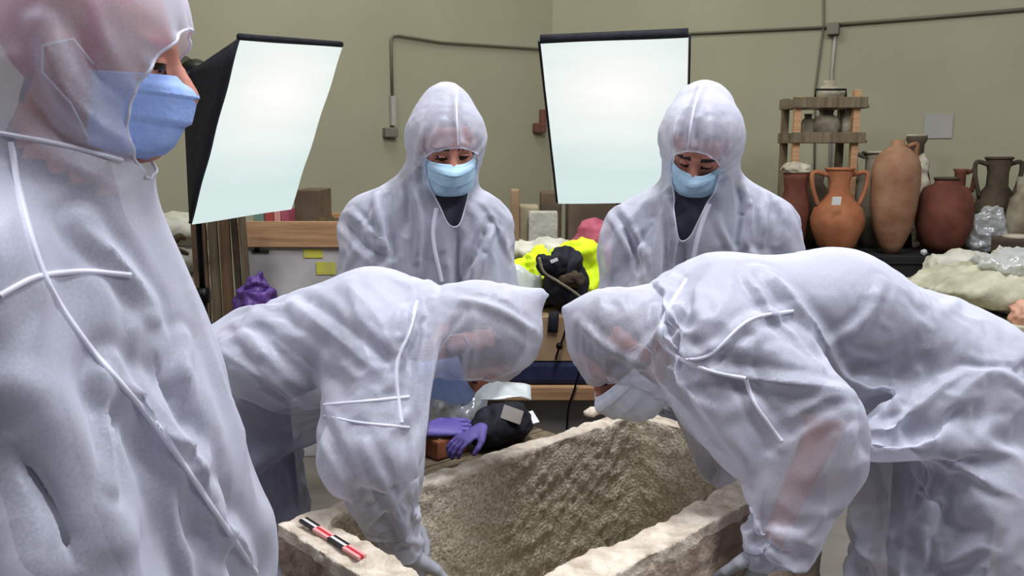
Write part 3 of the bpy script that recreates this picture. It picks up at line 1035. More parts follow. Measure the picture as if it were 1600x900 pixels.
soft('folded_cloth', 'folded off-white cloth behind the hi-vis jacket', 'cloth', M['sack'], (at(850, 376, YT + 0.42)[0], YT + 0.42, z1 + 0.2), (0.16, 0.10, 0.05), seed=13, amp=0.25, h=0.012, flat=0.8)
crate('cardboard_box', 'cardboard box under the folded off-white cloth', 'box', M['brownbox'], (at(850, 376, YT + 0.4)[0] - 0.17, YT + 0.33, z1), (at(850, 376, YT + 0.4)[0] + 0.155, YT + 0.53, z1 + 0.165))
p = at(925, 372, YT + 0.4)
soft('pink_bag', 'crumpled maroon pink bag below the lamp screen', 'bag', M['pink'], (p[0], YT + 0.42, z1 + 0.16), (0.115, 0.09, 0.165), seed=14, amp=0.22, h=0.012, flat=0.95)
# boxes farther back
crate('back_table', 'grey table against the corner, behind the lamp screen', 'table', M['grey'], (-0.25, 4.5, 0), (1.2, 5.1, 0.95))
for (u0, u1, v0, Y, dp, mm, lab) in ((798, 812, 296, 4.55, 0.1, 'cardboard', 'narrow upright cardboard panel beside the back left person'), (812, 842, 322, 4.62, 0.2, 'beige', 'beige box on the back table'),
                                    (826, 872, 330, 4.54, 0.05, 'sack', 'pale rounded slab before the beige box'), (845, 878, 300, 4.8, 0.2, 'brownbox', 'dark brown box behind the pale slab'),
                                    (888, 965, 312, 4.6, 0.25, 'brownbox', 'wide brown box under the lamp screen')):
    a = at(u0, v0, Y); b = at(u1, v0, Y)
    crate('stored_box', lab, 'box', M[mm], (a[0], Y, 0.951), (b[0], Y + dp, a[2]), 'boxes on the back table', 0.012)

# ------------------------------------------------------------------ right background: jars on a dark table
M['blackcloth'] = mat('dark_cover', S(26, 24, 24), S(38, 36, 36), rough=0.9)
TJ = at(1430, 398, 4.35)[2]
r = empty('jar_table', (2.0, 4.6, 0)); tag(r, 'dark covered table carrying the rows of clay jars', 'table')
MB().box((1.98, 4.56, TJ - 0.02), (0.72, 0.29, 0.02), None, 0.004).build('top', M['blackcloth'], r)
MB().box((1.98, 4.29, (TJ - 0.04) / 2), (0.70, 0.01, (TJ - 0.04) / 2)).build('skirt', M['blackcloth'], r)
for sx in (-1, 1):
    for sy in (0, 1): MB().box((1.98 + sx * 0.66, 4.34 + sy * 0.44, (TJ - 0.04) / 2), (0.03, 0.03, (TJ - 0.04) / 2)).build('leg', M['woodbrown'], r)


def jar(label, px, vtop, vbot, Y, prof, hw, m, handles=(), z0=None, tilt=0.0, rimm=None, seg=28):
    """prof: (radius 0..1 of half width, height 0..1)"""
    top = at(px, vtop, Y)[2]
    base = (TJ if z0 is None else z0)
    H = top - base
    X = at(px, (vtop + vbot) / 2, Y)[0]
    W_ = hw * Y / FPX
    r = empty('clay_jar', (X, Y, base)); r.rotation_euler = (0, tilt, 0)
    tag(r, label, 'jar', 'clay jars along the right wall')
    pr = [(0.0, 0.0)] + [(a * W_, b * H) for a, b in prof]
    Rr_, Hr = pr[-1]
    pr += [(Rr_ * 0.72, Hr - 0.002), (Rr_ * 0.6, Hr - 0.05), (0.0, Hr - 0.055)]
    def put(mb, name, mm, par):
        me = mb.mesh(name); o = bpy.data.objects.new(name, me); me.materials.append(mm)
        me.polygons.foreach_set('use_smooth', np.ones(len(me.polygons), bool))
        COL.objects.link(o); o.parent = par
        return o
    put(MB().lathe(pr, seg=seg), 'body', m, r)
    if rimm:
        put(MB().tube([(Rr_ * math.cos(t), Rr_ * math.sin(t), Hr) for t in np.linspace(0, 2 * math.pi, 25)[:-1]], 0.008, 6, closed=True), 'rim', rimm, r)
    for (sg, r0, h0, r1, h1, out) in handles:
        a = V3(sg * r0 * W_, 0, h0 * H); b = V3(sg * r1 * W_, 0, h1 * H)
        o1 = V3(sg * out * W_, 0, h0 * H + 0.012); o2 = V3(sg * out * W_, 0, h0 * H * 0.6 + h1 * H * 0.4)
        put(MB().tube(curve3([a, o1, o2, b], 5), 0.012, 8), 'handle', m, r)
    return r


jar('orange clay amphora with two handles and a white tag', 1309, 264, 395, 4.40, [(0.45, 0.0), (0.72, 0.12), (0.98, 0.33), (1.0, 0.42), (0.86, 0.55), (0.52, 0.66), (0.40, 0.72), (0.38, 0.86), (0.50, 0.97), (0.50, 1.0)], 41, M['terra'],
    [(1, 0.42, 0.93, 0.75, 0.56, 1.0), (-1, 0.42, 0.93, 0.75, 0.56, 1.0)], rimm=M['terra'])
p = at(1307, 314, 4.23)
jt = MB().box(p, (0.022, 0.003, 0.02), Matrix.Rotation(0.2, 3, 'X')).build('paper_tag', M['paper']); tag(jt, 'white paper tag on the shoulder of the orange amphora', 'tag')
jar('tall slim tan amphora, the tallest of the jars', 1397, 218, 408, 4.38, [(0.25, 0.0), (0.5, 0.08), (0.78, 0.22), (0.94, 0.42), (1.0, 0.62), (0.98, 0.76), (0.82, 0.86), (0.5, 0.92), (0.28, 0.95), (0.28, 1.0)], 36, M['terra2'],
    [(1, 0.4, 0.94, 0.86, 0.80, 0.8)])
jar('wide dark red pot with low neck, between the tall amphora and the wrapped jar', 1476, 279, 372, 4.45, [(0.5, 0.0), (0.78, 0.14), (0.97, 0.36), (1.0, 0.55), (0.92, 0.74), (0.75, 0.88), (0.42, 0.93), (0.40, 1.0)], 42, M['terrared'], rimm=M['clay'])
jar('dark brown amphora with two looped handles at the far right', 1556, 247, 372, 4.55, [(0.35, 0.0), (0.6, 0.15), (0.82, 0.35), (0.85, 0.5), (0.7, 0.62), (0.46, 0.7), (0.44, 0.85), (0.54, 0.97), (0.54, 1.0)], 34, M['clay'],
    [(1, 0.46, 0.93, 0.76, 0.58, 1.02), (-1, 0.46, 0.93, 0.76, 0.58, 1.02)], rimm=M['clay'])
soft('plastic_wrapping', 'crumpled clear plastic wrapping around the dark amphora foot', 'plastic', M['plastic'], (at(1548, 338, 4.4)[0], 4.42, TJ + 0.12), (0.11, 0.06, 0.12), seed=21, amp=0.35, h=0.01, flat=0.95)
jar('small reddish jar with crusted white top beside the back right person', 1242, 268, 380, 4.49, [(0.5, 0.0), (0.85, 0.2), (1.0, 0.45), (0.95, 0.65), (0.8, 0.78), (0.85, 0.9), (0.9, 1.0)], 22, M['terrared'], rimm=M['claywhite'])
soft('crust_lump', 'pale crusted lump on the small reddish jar', 'crust', M['claywhite'], (at(1242, 268, 4.49)[0], 4.49, at(1242, 268, 4.49)[2] + 0.012), (0.075, 0.07, 0.035), seed=22, amp=0.3, h=0.01, flat=0.5)
jar('grey jar with pale mouth behind the orange amphora handle', 1362, 238, 380, 4.70, [(0.6, 0.0), (0.95, 0.3), (1.0, 0.55), (0.8, 0.75), (0.45, 0.82), (0.45, 0.94), (0.6, 1.0)], 28, M['claygrey'], [(1, 0.5, 0.95, 0.85, 0.7, 1.0), (-1, 0.5, 0.95, 0.85, 0.7, 1.0)], rimm=M['claywhite'])
jar('dark necked jar rising behind the tall tan amphora', 1427, 212, 370, 4.75, [(0.6, 0.0), (0.95, 0.3), (1.0, 0.5), (0.75, 0.68), (0.42, 0.74), (0.42, 0.92), (0.58, 0.97), (0.5, 1.0)], 27, M['clay'], rimm=M['claywhite'])
jar('thin-necked brown jar behind the wide dark red pot', 1497, 264, 370, 4.75, [(0.6, 0.0), (0.95, 0.3), (1.0, 0.5), (0.75, 0.68), (0.34, 0.78), (0.34, 0.95), (0.46, 1.0)], 24, M['terrared'], [(1, 0.4, 0.95, 0.8, 0.7, 0.9)])
jar('greyish brown jar cut by the right frame edge, back row', 1600, 276, 372, 4.36, [(0.6, 0.0), (0.95, 0.3), (1.0, 0.5), (0.85, 0.72), (0.5, 0.8), (0.55, 1.0)], 24, M['claygrey'])
soft('white_bundle', 'white wrapped bundle behind the tall tan amphora', 'bundle', M['claywhite'], (at(1440, 275, 4.62)[0], 4.62, TJ + 0.26), (0.045, 0.05, 0.265), seed=23, amp=0.2, h=0.012, flat=0.98)
soft('label_scrap', 'small white paper scrap on the dark cover under the jars', 'paper', M['paper'], (at(1445, 378, 4.31)[0], 4.31, TJ + 0.016), (0.018, 0.016, 0.018), seed=2, amp=0.2, h=0.005, flat=0.9)

# wooden rack with small vessels
YR = 4.58
r = empty('wooden_rack', (at(1298, 250, YR)[0], YR + 0.1, TJ)); tag(r, 'rough wooden rack of posts and crossbars holding small pots', 'rack')
zc = [at(1300, 160, YR)[2], at(1300, 215, YR)[2]]
for u, v0 in ((1250, 150), (1343, 140)):
    for dy in (0.0, 0.2):
        a = at(u, v0, YR)
        MB().box((a[0], YR + 0.03 + dy, (TJ + a[2]) / 2), (0.018, 0.018, (a[2] - TJ) / 2), None, 0.003).build('post', M['wood'] if dy == 0 else M['woodgrey'], r)
xl, xr = at(1240, 160, YR)[0], at(1355, 160, YR)[0]
for z in zc:
    for dy in (0.0, 0.23): MB().box(((xl + xr) / 2, YR + dy, z), ((xr - xl) / 2, 0.014, 0.028), None, 0.003).build('crossbar', M['woodgrey'], r)
    for k in range(3): MB().box((xl + 0.06 + k * 0.15, YR + 0.115, z - 0.02), (0.05, 0.098, 0.008)).build('slat', M['woodgrey'], r)
a = at(1297, 142, YR)
MB().tube([(at(1274, 150, YR)[0], YR, zc[0] + 0.02), at(1274, 140, YR), at(1322, 140, YR), (at(1322, 150, YR)[0], YR, zc[0] + 0.02)], 0.006, 6).build('wire_handle', M['metalblack'], r, True)


def pot(label, px, z, Y, rad, H, m):
    X = at(px, 200, Y)[0]
    o = MB().lathe([(0, 0), (rad * 0.5, 0), (rad * 0.9, H * 0.25), (rad, H * 0.5), (rad * 0.8, H * 0.75), (rad * 0.45, H * 0.85), (rad * 0.55, H), (rad * 0.4, H - 0.005), (0, H - 0.03)], seg=18).build('small_pot', m, None, True)
    o.location = (X, Y, z)
    return tag(o, label, 'pot', 'small pots on the rack')


pot('white small pot on top of the rack', 1292, zc[0] - 0.011, YR + 0.1, 0.06, 0.13, M['claywhite'])
pot('grey mottled pot on the upper rack shelf', 1290, zc[1] - 0.011, YR + 0.1, 0.075, 0.16, M['claygrey'])
pot('slim white pot on the upper rack shelf', 1326, zc[1] - 0.011, YR + 0.1, 0.045, 0.17, M['claywhite'])
pot('pale pot at the left of the upper rack shelf', 1262, zc[1] - 0.011, YR + 0.12, 0.04, 0.14, M['claygrey'])
pot('dark grey jar standing inside the foot of the rack', 1280, TJ, YR + 0.11, 0.085, 0.42, M['clay'])
pot('pale tall pot inside the foot of the rack', 1326, TJ, YR + 0.11, 0.06, 0.40, M['claygrey'])

# sacks and plastic sheets before the jars
ZL = at(1540, 452, 3.75)[2]
r = empty('side_table', (1.95, 3.6, 0)); tag(r, 'low table under the plastic sheets at the right', 'table')
MB().box((1.98, 3.52, ZL - 0.02), (0.46, 0.60, 0.02), None, 0.004).build('top', M['sheet'], r)
for sx in (-1, 1):
    for sy in (-1, 1): MB().box((1.98 + sx * 0.4, 3.52 + sy * 0.46, (ZL - 0.04) / 2), (0.03, 0.03, (ZL - 0.04) / 2)).build('leg', M['woodbrown'], r)
soft('pale_sack', 'pale beige sack lying before the wide dark red pot', 'sack', M['sack'], (at(1497, 424, 3.85)[0], 3.84, ZL + 0.075), (0.17, 0.12, 0.09), seed=31, amp=0.15, h=0.012, flat=0.85)
r0 = at(1585, 400, 3.9)
r = empty('dark_bin', (r0[0], 3.9, ZL)); tag(r, 'dark grey bin with pale lid at the right edge', 'bin')
MB().lathe([(0.085, 0), (0.095, 0.1), (0.10, 0.2), (0.10, 0.215)], (r0[0], 3.9, ZL), 20).build('body', M['clay'], r, True)
MB().lathe([(0.06, 0.215), (0.06, 0.228), (0.05, 0.232)], (r0[0], 3.9, ZL), 20).build('lid', M['claywhite'], r, True)
soft('wrapped_stick', 'narrow plastic-wrapped stick leaning beside the dark bin', 'bundle', M['sack'], (at(1557, 418, 3.78)[0], 3.77, ZL + 0.09), (0.035, 0.03, 0.11), seed=33, amp=0.25, h=0.009, flat=0.95)
soft('plastic_sheet', 'heap of crumpled greenish plastic sheet at the right edge', 'plastic sheet', M['sheet'], (at(1575, 490, 3.35)[0], 3.30, ZL + 0.082), (0.42, 0.32, 0.09), seed=34, amp=0.22, h=0.014, flat=0.9)
soft('clear_wrap', 'clear crumpled wrap lying on the greenish sheet', 'plastic', M['plastic'], (at(1590, 490, 3.3)[0], 3.25, ZL + 0.18), (0.2, 0.16, 0.05), seed=35, amp=0.4, h=0.010, flat=0.9)
soft('orange_cloth', 'small orange yellow cloth at the right frame edge', 'cloth', M['sherd'], (at(1602, 524, 3.0)[0], 2.98, ZL + 0.03), (0.07, 0.05, 0.05), seed=36, amp=0.3, h=0.008, flat=0.7)

# ------------------------------------------------------------------ stool behind the chest with gloves and papers
ZS = 0.70
sc_ = V3(-0.13, 2.24, 0)
Rs = Matrix((Vector(DA), Vector(-DN), Vector((0, 0, 1)))).transposed()
rzs = math.atan2(DA[1], DA[0])
r = empty('low_stand', (sc_[0], sc_[1], 0)); tag(r, 'low wooden stand behind the stone chest, covered with gloves and papers', 'stand')
for k in range(3): MB().box(sc_ + V3(0, 0, ZS - 0.012) + DN * (0.12 * (k - 1)), (0.25, 0.057, 0.012), Rs, 0.003).build('plank', M['woodgrey'], r)
for sx in (-1, 1):
    for sy in (-1, 1): MB().box(sc_ + DA * sx * 0.21 + DN * sy * 0.14 + V3(0, 0, (ZS - 0.024) / 2), (0.022, 0.022, (ZS - 0.024) / 2), Rs).build('leg', M['woodgrey'], r)


def rim_hit(px, py):
    h = cast(CHB, px, py)
    return h[0]


# black pouch with label and card
pc = atz(783, 668, ZS + 0.05)
r = empty('black_pouch', (pc[0], pc[1], ZS)); tag(r, 'black pouch with a grey label lying behind the far rim', 'pouch')
V, Q = lump((pc[0], pc[1], ZS + 0.055), (0.105, 0.065, 0.06), seed=41, amp=0.14, h=0.008, rot=rzs, flat=0.9)
obj_from('pouch_body', np_mesh('pouch_body', V, Q), M['black'], r)
pl_ = at(800, 648, pc[1] - 0.05)
MB().box(pl_ + V3(0, 0.0, 0.0), (0.028, 0.02, 0.002), Matrix.Rotation(0.35, 3, 'Y') @ Matrix.Rotation(0.9, 3, 'X'), 0.0).build('grey_label', M['grey'], r)
o = MB().box((0, 0, 0.0015), (0.03, 0.022, 0.0015)).build('white_card', M['paper']); pcd = atz(818, 655, ZS + 0.03)
o.location = (pcd[0] + 0.01, pcd[1], ZS + 0.03); o.rotation_euler = (0.6, -0.1, 0.5)
tag(o, 'small white card leaning at the right end of the black pouch', 'card')
# white sheet and plastic bag
ps = atz(778, 618, ZS + 0.08)
o = MB().grid(lambda u, v: (ps[0] - 0.10 + 0.2 * u, ps[1] - 0.05 + 0.12 * v + 0.07 * (u - 0.5), ZS + 0.06 + 0.05 * math.sin(2.4 * u + 0.4) * (0.6 + 0.4 * v) + 0.006 * math.sin(9 * u + 5 * v)), 12, 8).thick(0.003).build('white_cloth', M['plasticwhite'], None, True)
tag(o, 'crumpled white sheet draped behind the black pouch', 'sheet')
pq = atz(702, 640, ZS + 0.06)
soft('plastic_bag', 'clear whitish plastic bag behind the purple gloves', 'bag', M['plasticwhite'], (pq[0], pq[1], ZS + 0.065), (0.085, 0.06, 0.07), seed=42, amp=0.35, h=0.008, flat=0.9)
pbl = at(708, 607, 2.3)
o = MB().grid(lambda u, v: (pbl[0] - 0.06 + 0.12 * u, 2.30 + 0.05 * v, pbl[2] - 0.012 + 0.02 * math.sin(2 * u) - 0.03 * u + 0.01 * v), 8, 3).thick(0.003).build('blue_strap', M['blue'], None, True)
tag(o, 'bright blue strap lying over the clear plastic bag', 'strap')


# purple gloves over a small brown case
def loose_glove(label, origin, d, up, sc):
    X = nrm(d); Z = np.asarray(up, float); Z = nrm(Z - X * (Z @ X)); Y = np.cross(Z, X)
    V, Q = HAND_V.copy(), HAND_Q
    V = V * np.array([sc, sc, sc * 0.8])
    V = origin + V[:, :1] * X + V[:, 1:2] * Y + V[:, 2:] * Z
    o = obj_from('rubber_glove', np_mesh('rubber_glove', V - origin, Q), M['glovepurple']); o.location = origin
    return tag(o, label, 'glove', 'purple gloves by the chest')


GLOVES = [('purple rubber glove lying on the brown case behind the rim', atz(668, 672, ZS + 0.075), (0.95, 0.25, 0.05), (0.1, -0.3, 1), 0.9),
          ('purple rubber glove drooping over the far rim', atz(752, 668, ZS + 0.10), (-0.75, -0.65, -0.28), (-0.3, -0.2, 1), 0.75)]
pk = atz(696, 692, ZS + 0.03)
r = empty('brown_case', (pk[0], pk[1], ZS)); tag(r, 'small brown case with pale inset under the purple gloves', 'case')
MB().box((pk[0], pk[1], ZS + 0.028), (0.055, 0.035, 0.026), Rs, 0.006).build('case_body', M['leather'], r)
MB().box((pk[0], pk[1], ZS + 0.0535), (0.042, 0.024, 0.003), Rs, 0.001).build('inset', M['beige'], r)

# cables by the work table
MB().tube(curve3([at(888, 500, YT - 0.01), at(880, 528, YT - 0.012), at(872, 548, YT - 0.012), at(868, 562, YT - 0.012)], 4), 0.004, 6).build('drawcord', M['metalblack'], BAG, True)
MB().lathe([(0, -0.014), (0.01, -0.01), (0.013, 0), (0.01, 0.01), (0, 0.014)], at(874, 541, YT - 0.014), 12).build('toggle', M['metalblack'], BAG, True)
tag(MB().tube(curve3([at(908, 572, YT - 0.03), at(897, 610, YT - 0.03), at(888, 640, YT - 0.03), at(884, 700, YT - 0.03)], 5), 0.004, 6).build('black_cable', M['metalblack'], None, True), 'thin black cable running down the front of the work table', 'cable')

# scale bar on the near left rim
A1, A2 = rim_hit(474, 824), rim_hit(566, 874)
dv = nrm(V3(A2[0] - A1[0], A2[1] - A1[1], 0)); nv2 = V3(-dv[1], dv[0], 0)
Ls = np.linalg.norm((A2 - A1)[:2])
zs_ = max(A1[2], A2[2]) + 0.004
Rb = Matrix((Vector(dv), Vector(nv2), Vector((0, 0, 1)))).transposed()
c0 = V3(A1[0], A1[1], zs_)
r = empty('scale_bar', (c0 + dv * Ls / 2)); tag(r, 'red, black and white measuring scale lying on the stone rim', 'scale')
for k in range(4):
    cc = c0 + dv * Ls * (k + 0.5) / 4
    cols = ('scaleblack', 'scalewhite', 'scaleblack') if k % 2 == 0 else ('scalepink', 'scalered', 'scalepink')
    for j in range(3):
        MB().box(cc + nv2 * (j - 1) * 0.006, (Ls / 8, 0.003, 0.003), Rb).build('stripe', M[cols[j]], r)
# chipped stone bits on the far corner
for i, (u, v, rr, lab) in enumerate(((925, 640, 0.020, 'pale stone chip lying on the far rim'), (948, 634, 0.030, 'larger pale stone chip at the far corner of the chest'), (966, 628, 0.022, 'small rounded stone chip on the far corner'))):
    p = atz(u, v + 4, ZR + 0.01)
    soft('stone_chip', lab, 'stone', M['stone_rim'], (p[0], p[1], ZR + rr * 0.4 + 0.002), (rr * 1.5, rr, rr * 0.6), group='stone chips on the rim', seed=50 + i, amp=0.3, h=0.006, rot=rzs, flat=0.85)
# ------------------------------------------------------------------ people
I3 = np.eye(3)


def hand_at(wr, d, palm, side, sc):
    """fingers along d, palm facing `palm`; side +1 left hand, -1 right hand"""
    X = nrm(d)
    Z = -np.asarray(palm, float); Z = nrm(Z - X * (Z @ X))
    Y = np.cross(Z, X)
    L = HAND_V.copy() * sc
    q = HAND_Q
    if side > 0:
        L[:, 1] *= -1
        q = q[:, ::-1]
    return wr + L[:, :1] * X + L[:, 1:2] * Y + L[:, 2:] * Z, q


def head_frame(F, U):
    F = nrm(F)
    U = np.asarray(U, float); U = nrm(U - F * (U @ F))
    return np.array([F, np.cross(U, F), U])


def head_prims(o, R):
    w_ = lambda a: o + np.asarray(a) @ R
    pr = [(el(w_((-0.012, 0, 0.032)), R, (0.098, 0.077, 0.092)), 0.02, 'u'),
          (el(w_((0.028, 0, -0.045)), R, (0.068, 0.058, 0.078)), 0.03, 'u'),
          (el(w_((0.062, 0, -0.1)), R, (0.028, 0.03, 0.022)), 0.02, 'u'),
          (el(w_((0.07, 0, 0.024)), R, (0.024, 0.056, 0.014)), 0.012, 'u'),
          (rc(w_((0.086, 0, 0.012)), w_((0.112, 0, -0.032)), 0.010, 0.0145), 0.012, 'u'),
          (el(w_((0.098, 0, -0.034)), R, (0.014, 0.02, 0.011)), 0.008, 'u'),
          (el(w_((0.086, 0, -0.068)), R, (0.014, 0.026, 0.014)), 0.010, 'u'),
          (el(w_((0.056, 0.044, -0.03)), R, (0.022, 0.018, 0.022)), 0.02, 'u'),
          (el(w_((0.056, -0.044, -0.03)), R, (0.022, 0.018, 0.022)), 0.02, 'u')]
    for s in (-1, 1):
        pr.append((el(w_((0.098, s * 0.032, 0.002)), R, (0.015, 0.019, 0.011)), 0.010, 's'))
        pr.append((el(w_((0.078, s * 0.032, 0.001)), R, (0.0135, 0.0155, 0.0115)), 0.003, 'u'))
        pr.append((el(w_((-0.012, s * 0.078, -0.012)), R, (0.018, 0.009, 0.031)), 0.006, 'u'))
    return pr


def mask_mesh(o, R, sc=1.0, droop=0.0):
    cu = [(0.0, 0.112, -0.010), (0.18, 0.127, -0.025), (0.36, 0.131, -0.04), (0.6, 0.125, -0.072), (0.82, 0.110, -0.105), (1.0, 0.084, -0.128)]
    vs = [c[0] for c in cu]; fs = [c[1] for c in cu]; us = [c[2] for c in cu]
    NU, NV = 28, 30
    P = []
    for j in range(NV + 1):
        v = j / NV
        cf = np.interp(v, vs, fs); cz = np.interp(v, vs, us)
        pl = 0.0055 * ((v * 3.2) % 1.0) * (1 if 0.12 < v < 0.94 else 0)
        for i in range(NU + 1):
            u = i / NU * 2 - 1
            a = u * 1.42
            y = 0.079 * math.sin(a) / math.sin(1.42)
            x = cf - (cf - 0.018) * (1 - math.cos(a)) / (1 - math.cos(1.42)) + pl * math.cos(a) ** 0.5
            z = -0.06 + (cz + 0.06) * (1 - 0.22 * u * u) - droop * (1 - u * u) * v
            x += 0.003 * math.sin(7 * u + 5 * v) * (1 - u * u)
            P.append((x * sc, y * sc, z * sc))
    P = np.array(P) @ R + o
    q = []
    for j in range(NV):
        for i in range(NU):
            a = j * (NU + 1) + i
            q.append((a, a + NU + 1, a + NU + 2, a + 1))
    return P, np.array(q)


def subdivided(V, Q):
    """one Catmull-Clark step"""
    n, nf = len(V), len(Q)
    h = np.concatenate([Q, np.roll(Q, -1, axis=1)], 0).reshape(2, nf, 4)
    a, c = np.minimum(h[0], h[1]).astype(np.int64), np.maximum(h[0], h[1]).astype(np.int64)
    key, fe = np.unique((a * n + c).ravel(), return_inverse=True)
    fe = fe.reshape(nf, 4)
    E0, E1 = key // n, key % n
    ne = len(key)
    F = V[Q].mean(axis=1)
    ecnt = np.bincount(fe.ravel(), minlength=ne)
    bnd = ecnt == 1
    mid = 0.5 * (V[E0] + V[E1])
    Fr = np.repeat(F, 4, axis=0)
    fs = np.stack([np.bincount(fe.ravel(), Fr[:, k], ne) for k in range(3)], 1)
    EP = np.where(bnd[:, None], mid, 0.5 * mid + 0.5 * fs / np.maximum(ecnt, 1)[:, None])
    val = np.bincount(Q.ravel(), minlength=n).astype(float)
    fa = np.stack([np.bincount(Q.ravel(), Fr[:, k], n) for k in range(3)], 1) / np.maximum(val, 1)[:, None]
    ev = np.bincount(E0, minlength=n) + np.bincount(E1, minlength=n)
    ra = np.stack([np.bincount(E0, mid[:, k], n) + np.bincount(E1, mid[:, k], n) for k in range(3)], 1) / np.maximum(ev, 1)[:, None]
    m = np.maximum(val, 1)[:, None]
    VP = (fa + 2 * ra + (m - 3) * V) / m
    B0, B1 = E0[bnd], E1[bnd]
    if len(B0):
        bc = np.bincount(B0, minlength=n) + np.bincount(B1, minlength=n)
        bs = np.stack([np.bincount(B0, V[B1, k], n) + np.bincount(B1, V[B0, k], n) for k in range(3)], 1)
        bb = bc > 0
        VP[bb] = 0.75 * V[bb] + 0.25 * bs[bb] / bc[bb][:, None]
    X = np.concatenate([VP, EP, F])
    fi = n + ne + np.arange(nf)
    qs = [np.stack([Q[:, k], n + fe[:, k], fi, n + fe[:, (k + 3) % 4]], 1) for k in range(4)]
    return X, np.concatenate(qs)


def poly_lists(V, Q):
    return V.tolist(), Q.tolist()


PEOPLE = []


def make_person(label, J, cov, look, base):
    """J: joints; cov: coverall sizes and extra shapes; look: materials"""
    root = None
    o, R = J['head'], head_frame(J['F'], J['U'])
    W = lambda a: o + np.asarray(a, float) @ R
    lat = J['lat']
    # ---- body, one mesh
    pr = [(ec(J['chest'], J['belly'], lat, (0.165, 0.105), (0.145, 0.10)), 0.05, 'u'),
          (ec(J['belly'], J['pelvis'], lat, (0.145, 0.10), (0.16, 0.105)), 0.05, 'u'),
          (rc(J['neck'], W((-0.03, 0, -0.05)), 0.062, 0.055), 0.03, 'u'),
          (rc(J['neck'], J['chest'], 0.07, 0.10), 0.06, 'u')]
    for s in ('L', 'R'):
        pr += [(rc(J['neck'], J['sh' + s], 0.06, 0.06), 0.05, 'u'),
               (rc(J['sh' + s], J['el' + s], 0.056, 0.043), 0.03, 'u'),
               (rc(J['el' + s], J['wr' + s], 0.043, 0.028), 0.02, 'u'),
               (rc(J['hip' + s], J['kn' + s], 0.088, 0.06), 0.04, 'u'),
               (rc(J['kn' + s], J['an' + s], 0.06, 0.042), 0.02, 'u'),
               (rc(J['an' + s] + V3(0, 0, -0.03), J['an' + s] + V3(0, 0, -0.045) + J['toe' + s] * 0.16, 0.042, 0.036), 0.02, 'u')]
    Vb, Qb = sdf_mesh(pr, 0.016)
    cen = Vb[Qb].mean(axis=1)
    ax = nrm(np.asarray(J['chest']) - np.asarray(J['pelvis']))
    hgt = (cen - J['pelvis']) @ ax
    mi = np.where(hgt > 0.06, 1, 2)
    # forearms bare, feet in shoes
    for s in ('L', 'R'):
        a, b = J['el' + s], J['wr' + s]
        dd = polyd(cen, [a + (b - a) * 0.15, b])
        if look.get('bare'): mi[dd < 0.055] = 0
        mi[np.linalg.norm(cen - (J['an' + s] + V3(0, 0, -0.04)), axis=1) < 0.1] = 4
        mi[np.linalg.norm(cen - (J['an' + s] + V3(0, 0, -0.04) + J['toe' + s] * 0.13), axis=1) < 0.1] = 4
    if not look.get('collar'): mi[polyd(cen, [J['neck'] + (W((0, 0, -0.05)) - J['neck']) * 0.35, W((0, 0, -0.05))]) < 0.075] = 0
    Vh, Qh = sdf_mesh(head_prims(o, R), 0.006)
    ch = (Vh[Qh].mean(axis=1) - o) @ R.T
    mh = np.where((ch[:, 2] > 0.062 + 0.02 * (ch[:, 0] > 0.05)) | ((ch[:, 0] < look.get('hairline', 0.028)) & (ch[:, 2] > -0.05) & ~((np.abs(ch[:, 1]) > 0.072) & (np.abs(ch[:, 0] + 0.012) < 0.02))), 3, 0)
    mh[(np.abs(np.abs(ch[:, 1]) - 0.033) < 0.019) & (ch[:, 0] > 0.07) & (np.abs(ch[:, 2] - (0.027 - 0.12 * (np.abs(ch[:, 1]) - 0.033))) < 0.0042)] = 3
    mh[(np.abs(np.abs(ch[:, 1]) - 0.032) < 0.0145) & (ch[:, 0] > 0.07) & (np.abs(ch[:, 2] + 0.002) < 0.0058)] = 5
    Vs, Qs, Ms = [Vb, Vh], [Qb, Qh + len(Vb)], [mi, mh]
    nV = len(Vb) + len(Vh)
    for s, sg in (('L', 1), ('R', -1)):
        v, q = hand_at(J['wr' + s], J['hd' + s], J['pm' + s], sg, 0.90)
        Vs.append(v); Qs.append(q + nV); Ms.append(np.zeros(len(q), int)); nV += len(v)
    me = np_mesh('person', np.concatenate(Vs) - base, np.concatenate(Qs), np.concatenate(Ms))
    root = obj_from('person', me, [look['skin'], look['shirt'], look['legs'], look['hair'], M['shoe'], M['eye']])
    root.location = base
    tag(root, label, 'person')
    # ---- gloves
    for s, sg in (('L', 1), ('R', -1)):
        v, q = hand_at(J['wr' + s], J['hd' + s], J['pm' + s], sg, 1.0)
        g = obj_from('glove', np_mesh('glove', v, q), look['glove'], root)
    # ---- coverall with its hood
    k = cov.get('k', 0.05)
    t = cov['torso']
    cp = [(ec(J['cchest'] if 'cchest' in J else J['chest'], J['belly'], lat, t[0], t[1]), k, 'u'),
          (ec(J['belly'], J['pelvis'], lat, t[1], t[2]), k, 'u')]
    a = cov['arm']; l = cov['leg']
    for s in ('L', 'R'):
        cp += [(rc(J['chest'] + (J['neck'] - J['chest']) * 0.5, J['sh' + s], 0.09, a[0]), k, 'u'),
               (rc(J['sh' + s], J['el' + s], a[0], a[1]), k * 0.7, 'u'),
               (rc(J['el' + s], J['wr' + s] - nrm(J['wr' + s] - J['el' + s]) * 0.03, a[1], a[2]), k * 0.5, 'u'),
               (rc(J['hip' + s], J['kn' + s], l[0], l[1]), k, 'u'),
               (rc(J['kn' + s], J['an' + s] + V3(0, 0, 0.02), l[1], l[2]), k * 0.6, 'u')]
    hs = cov.get('hood', (0.128, 0.108, 0.138))
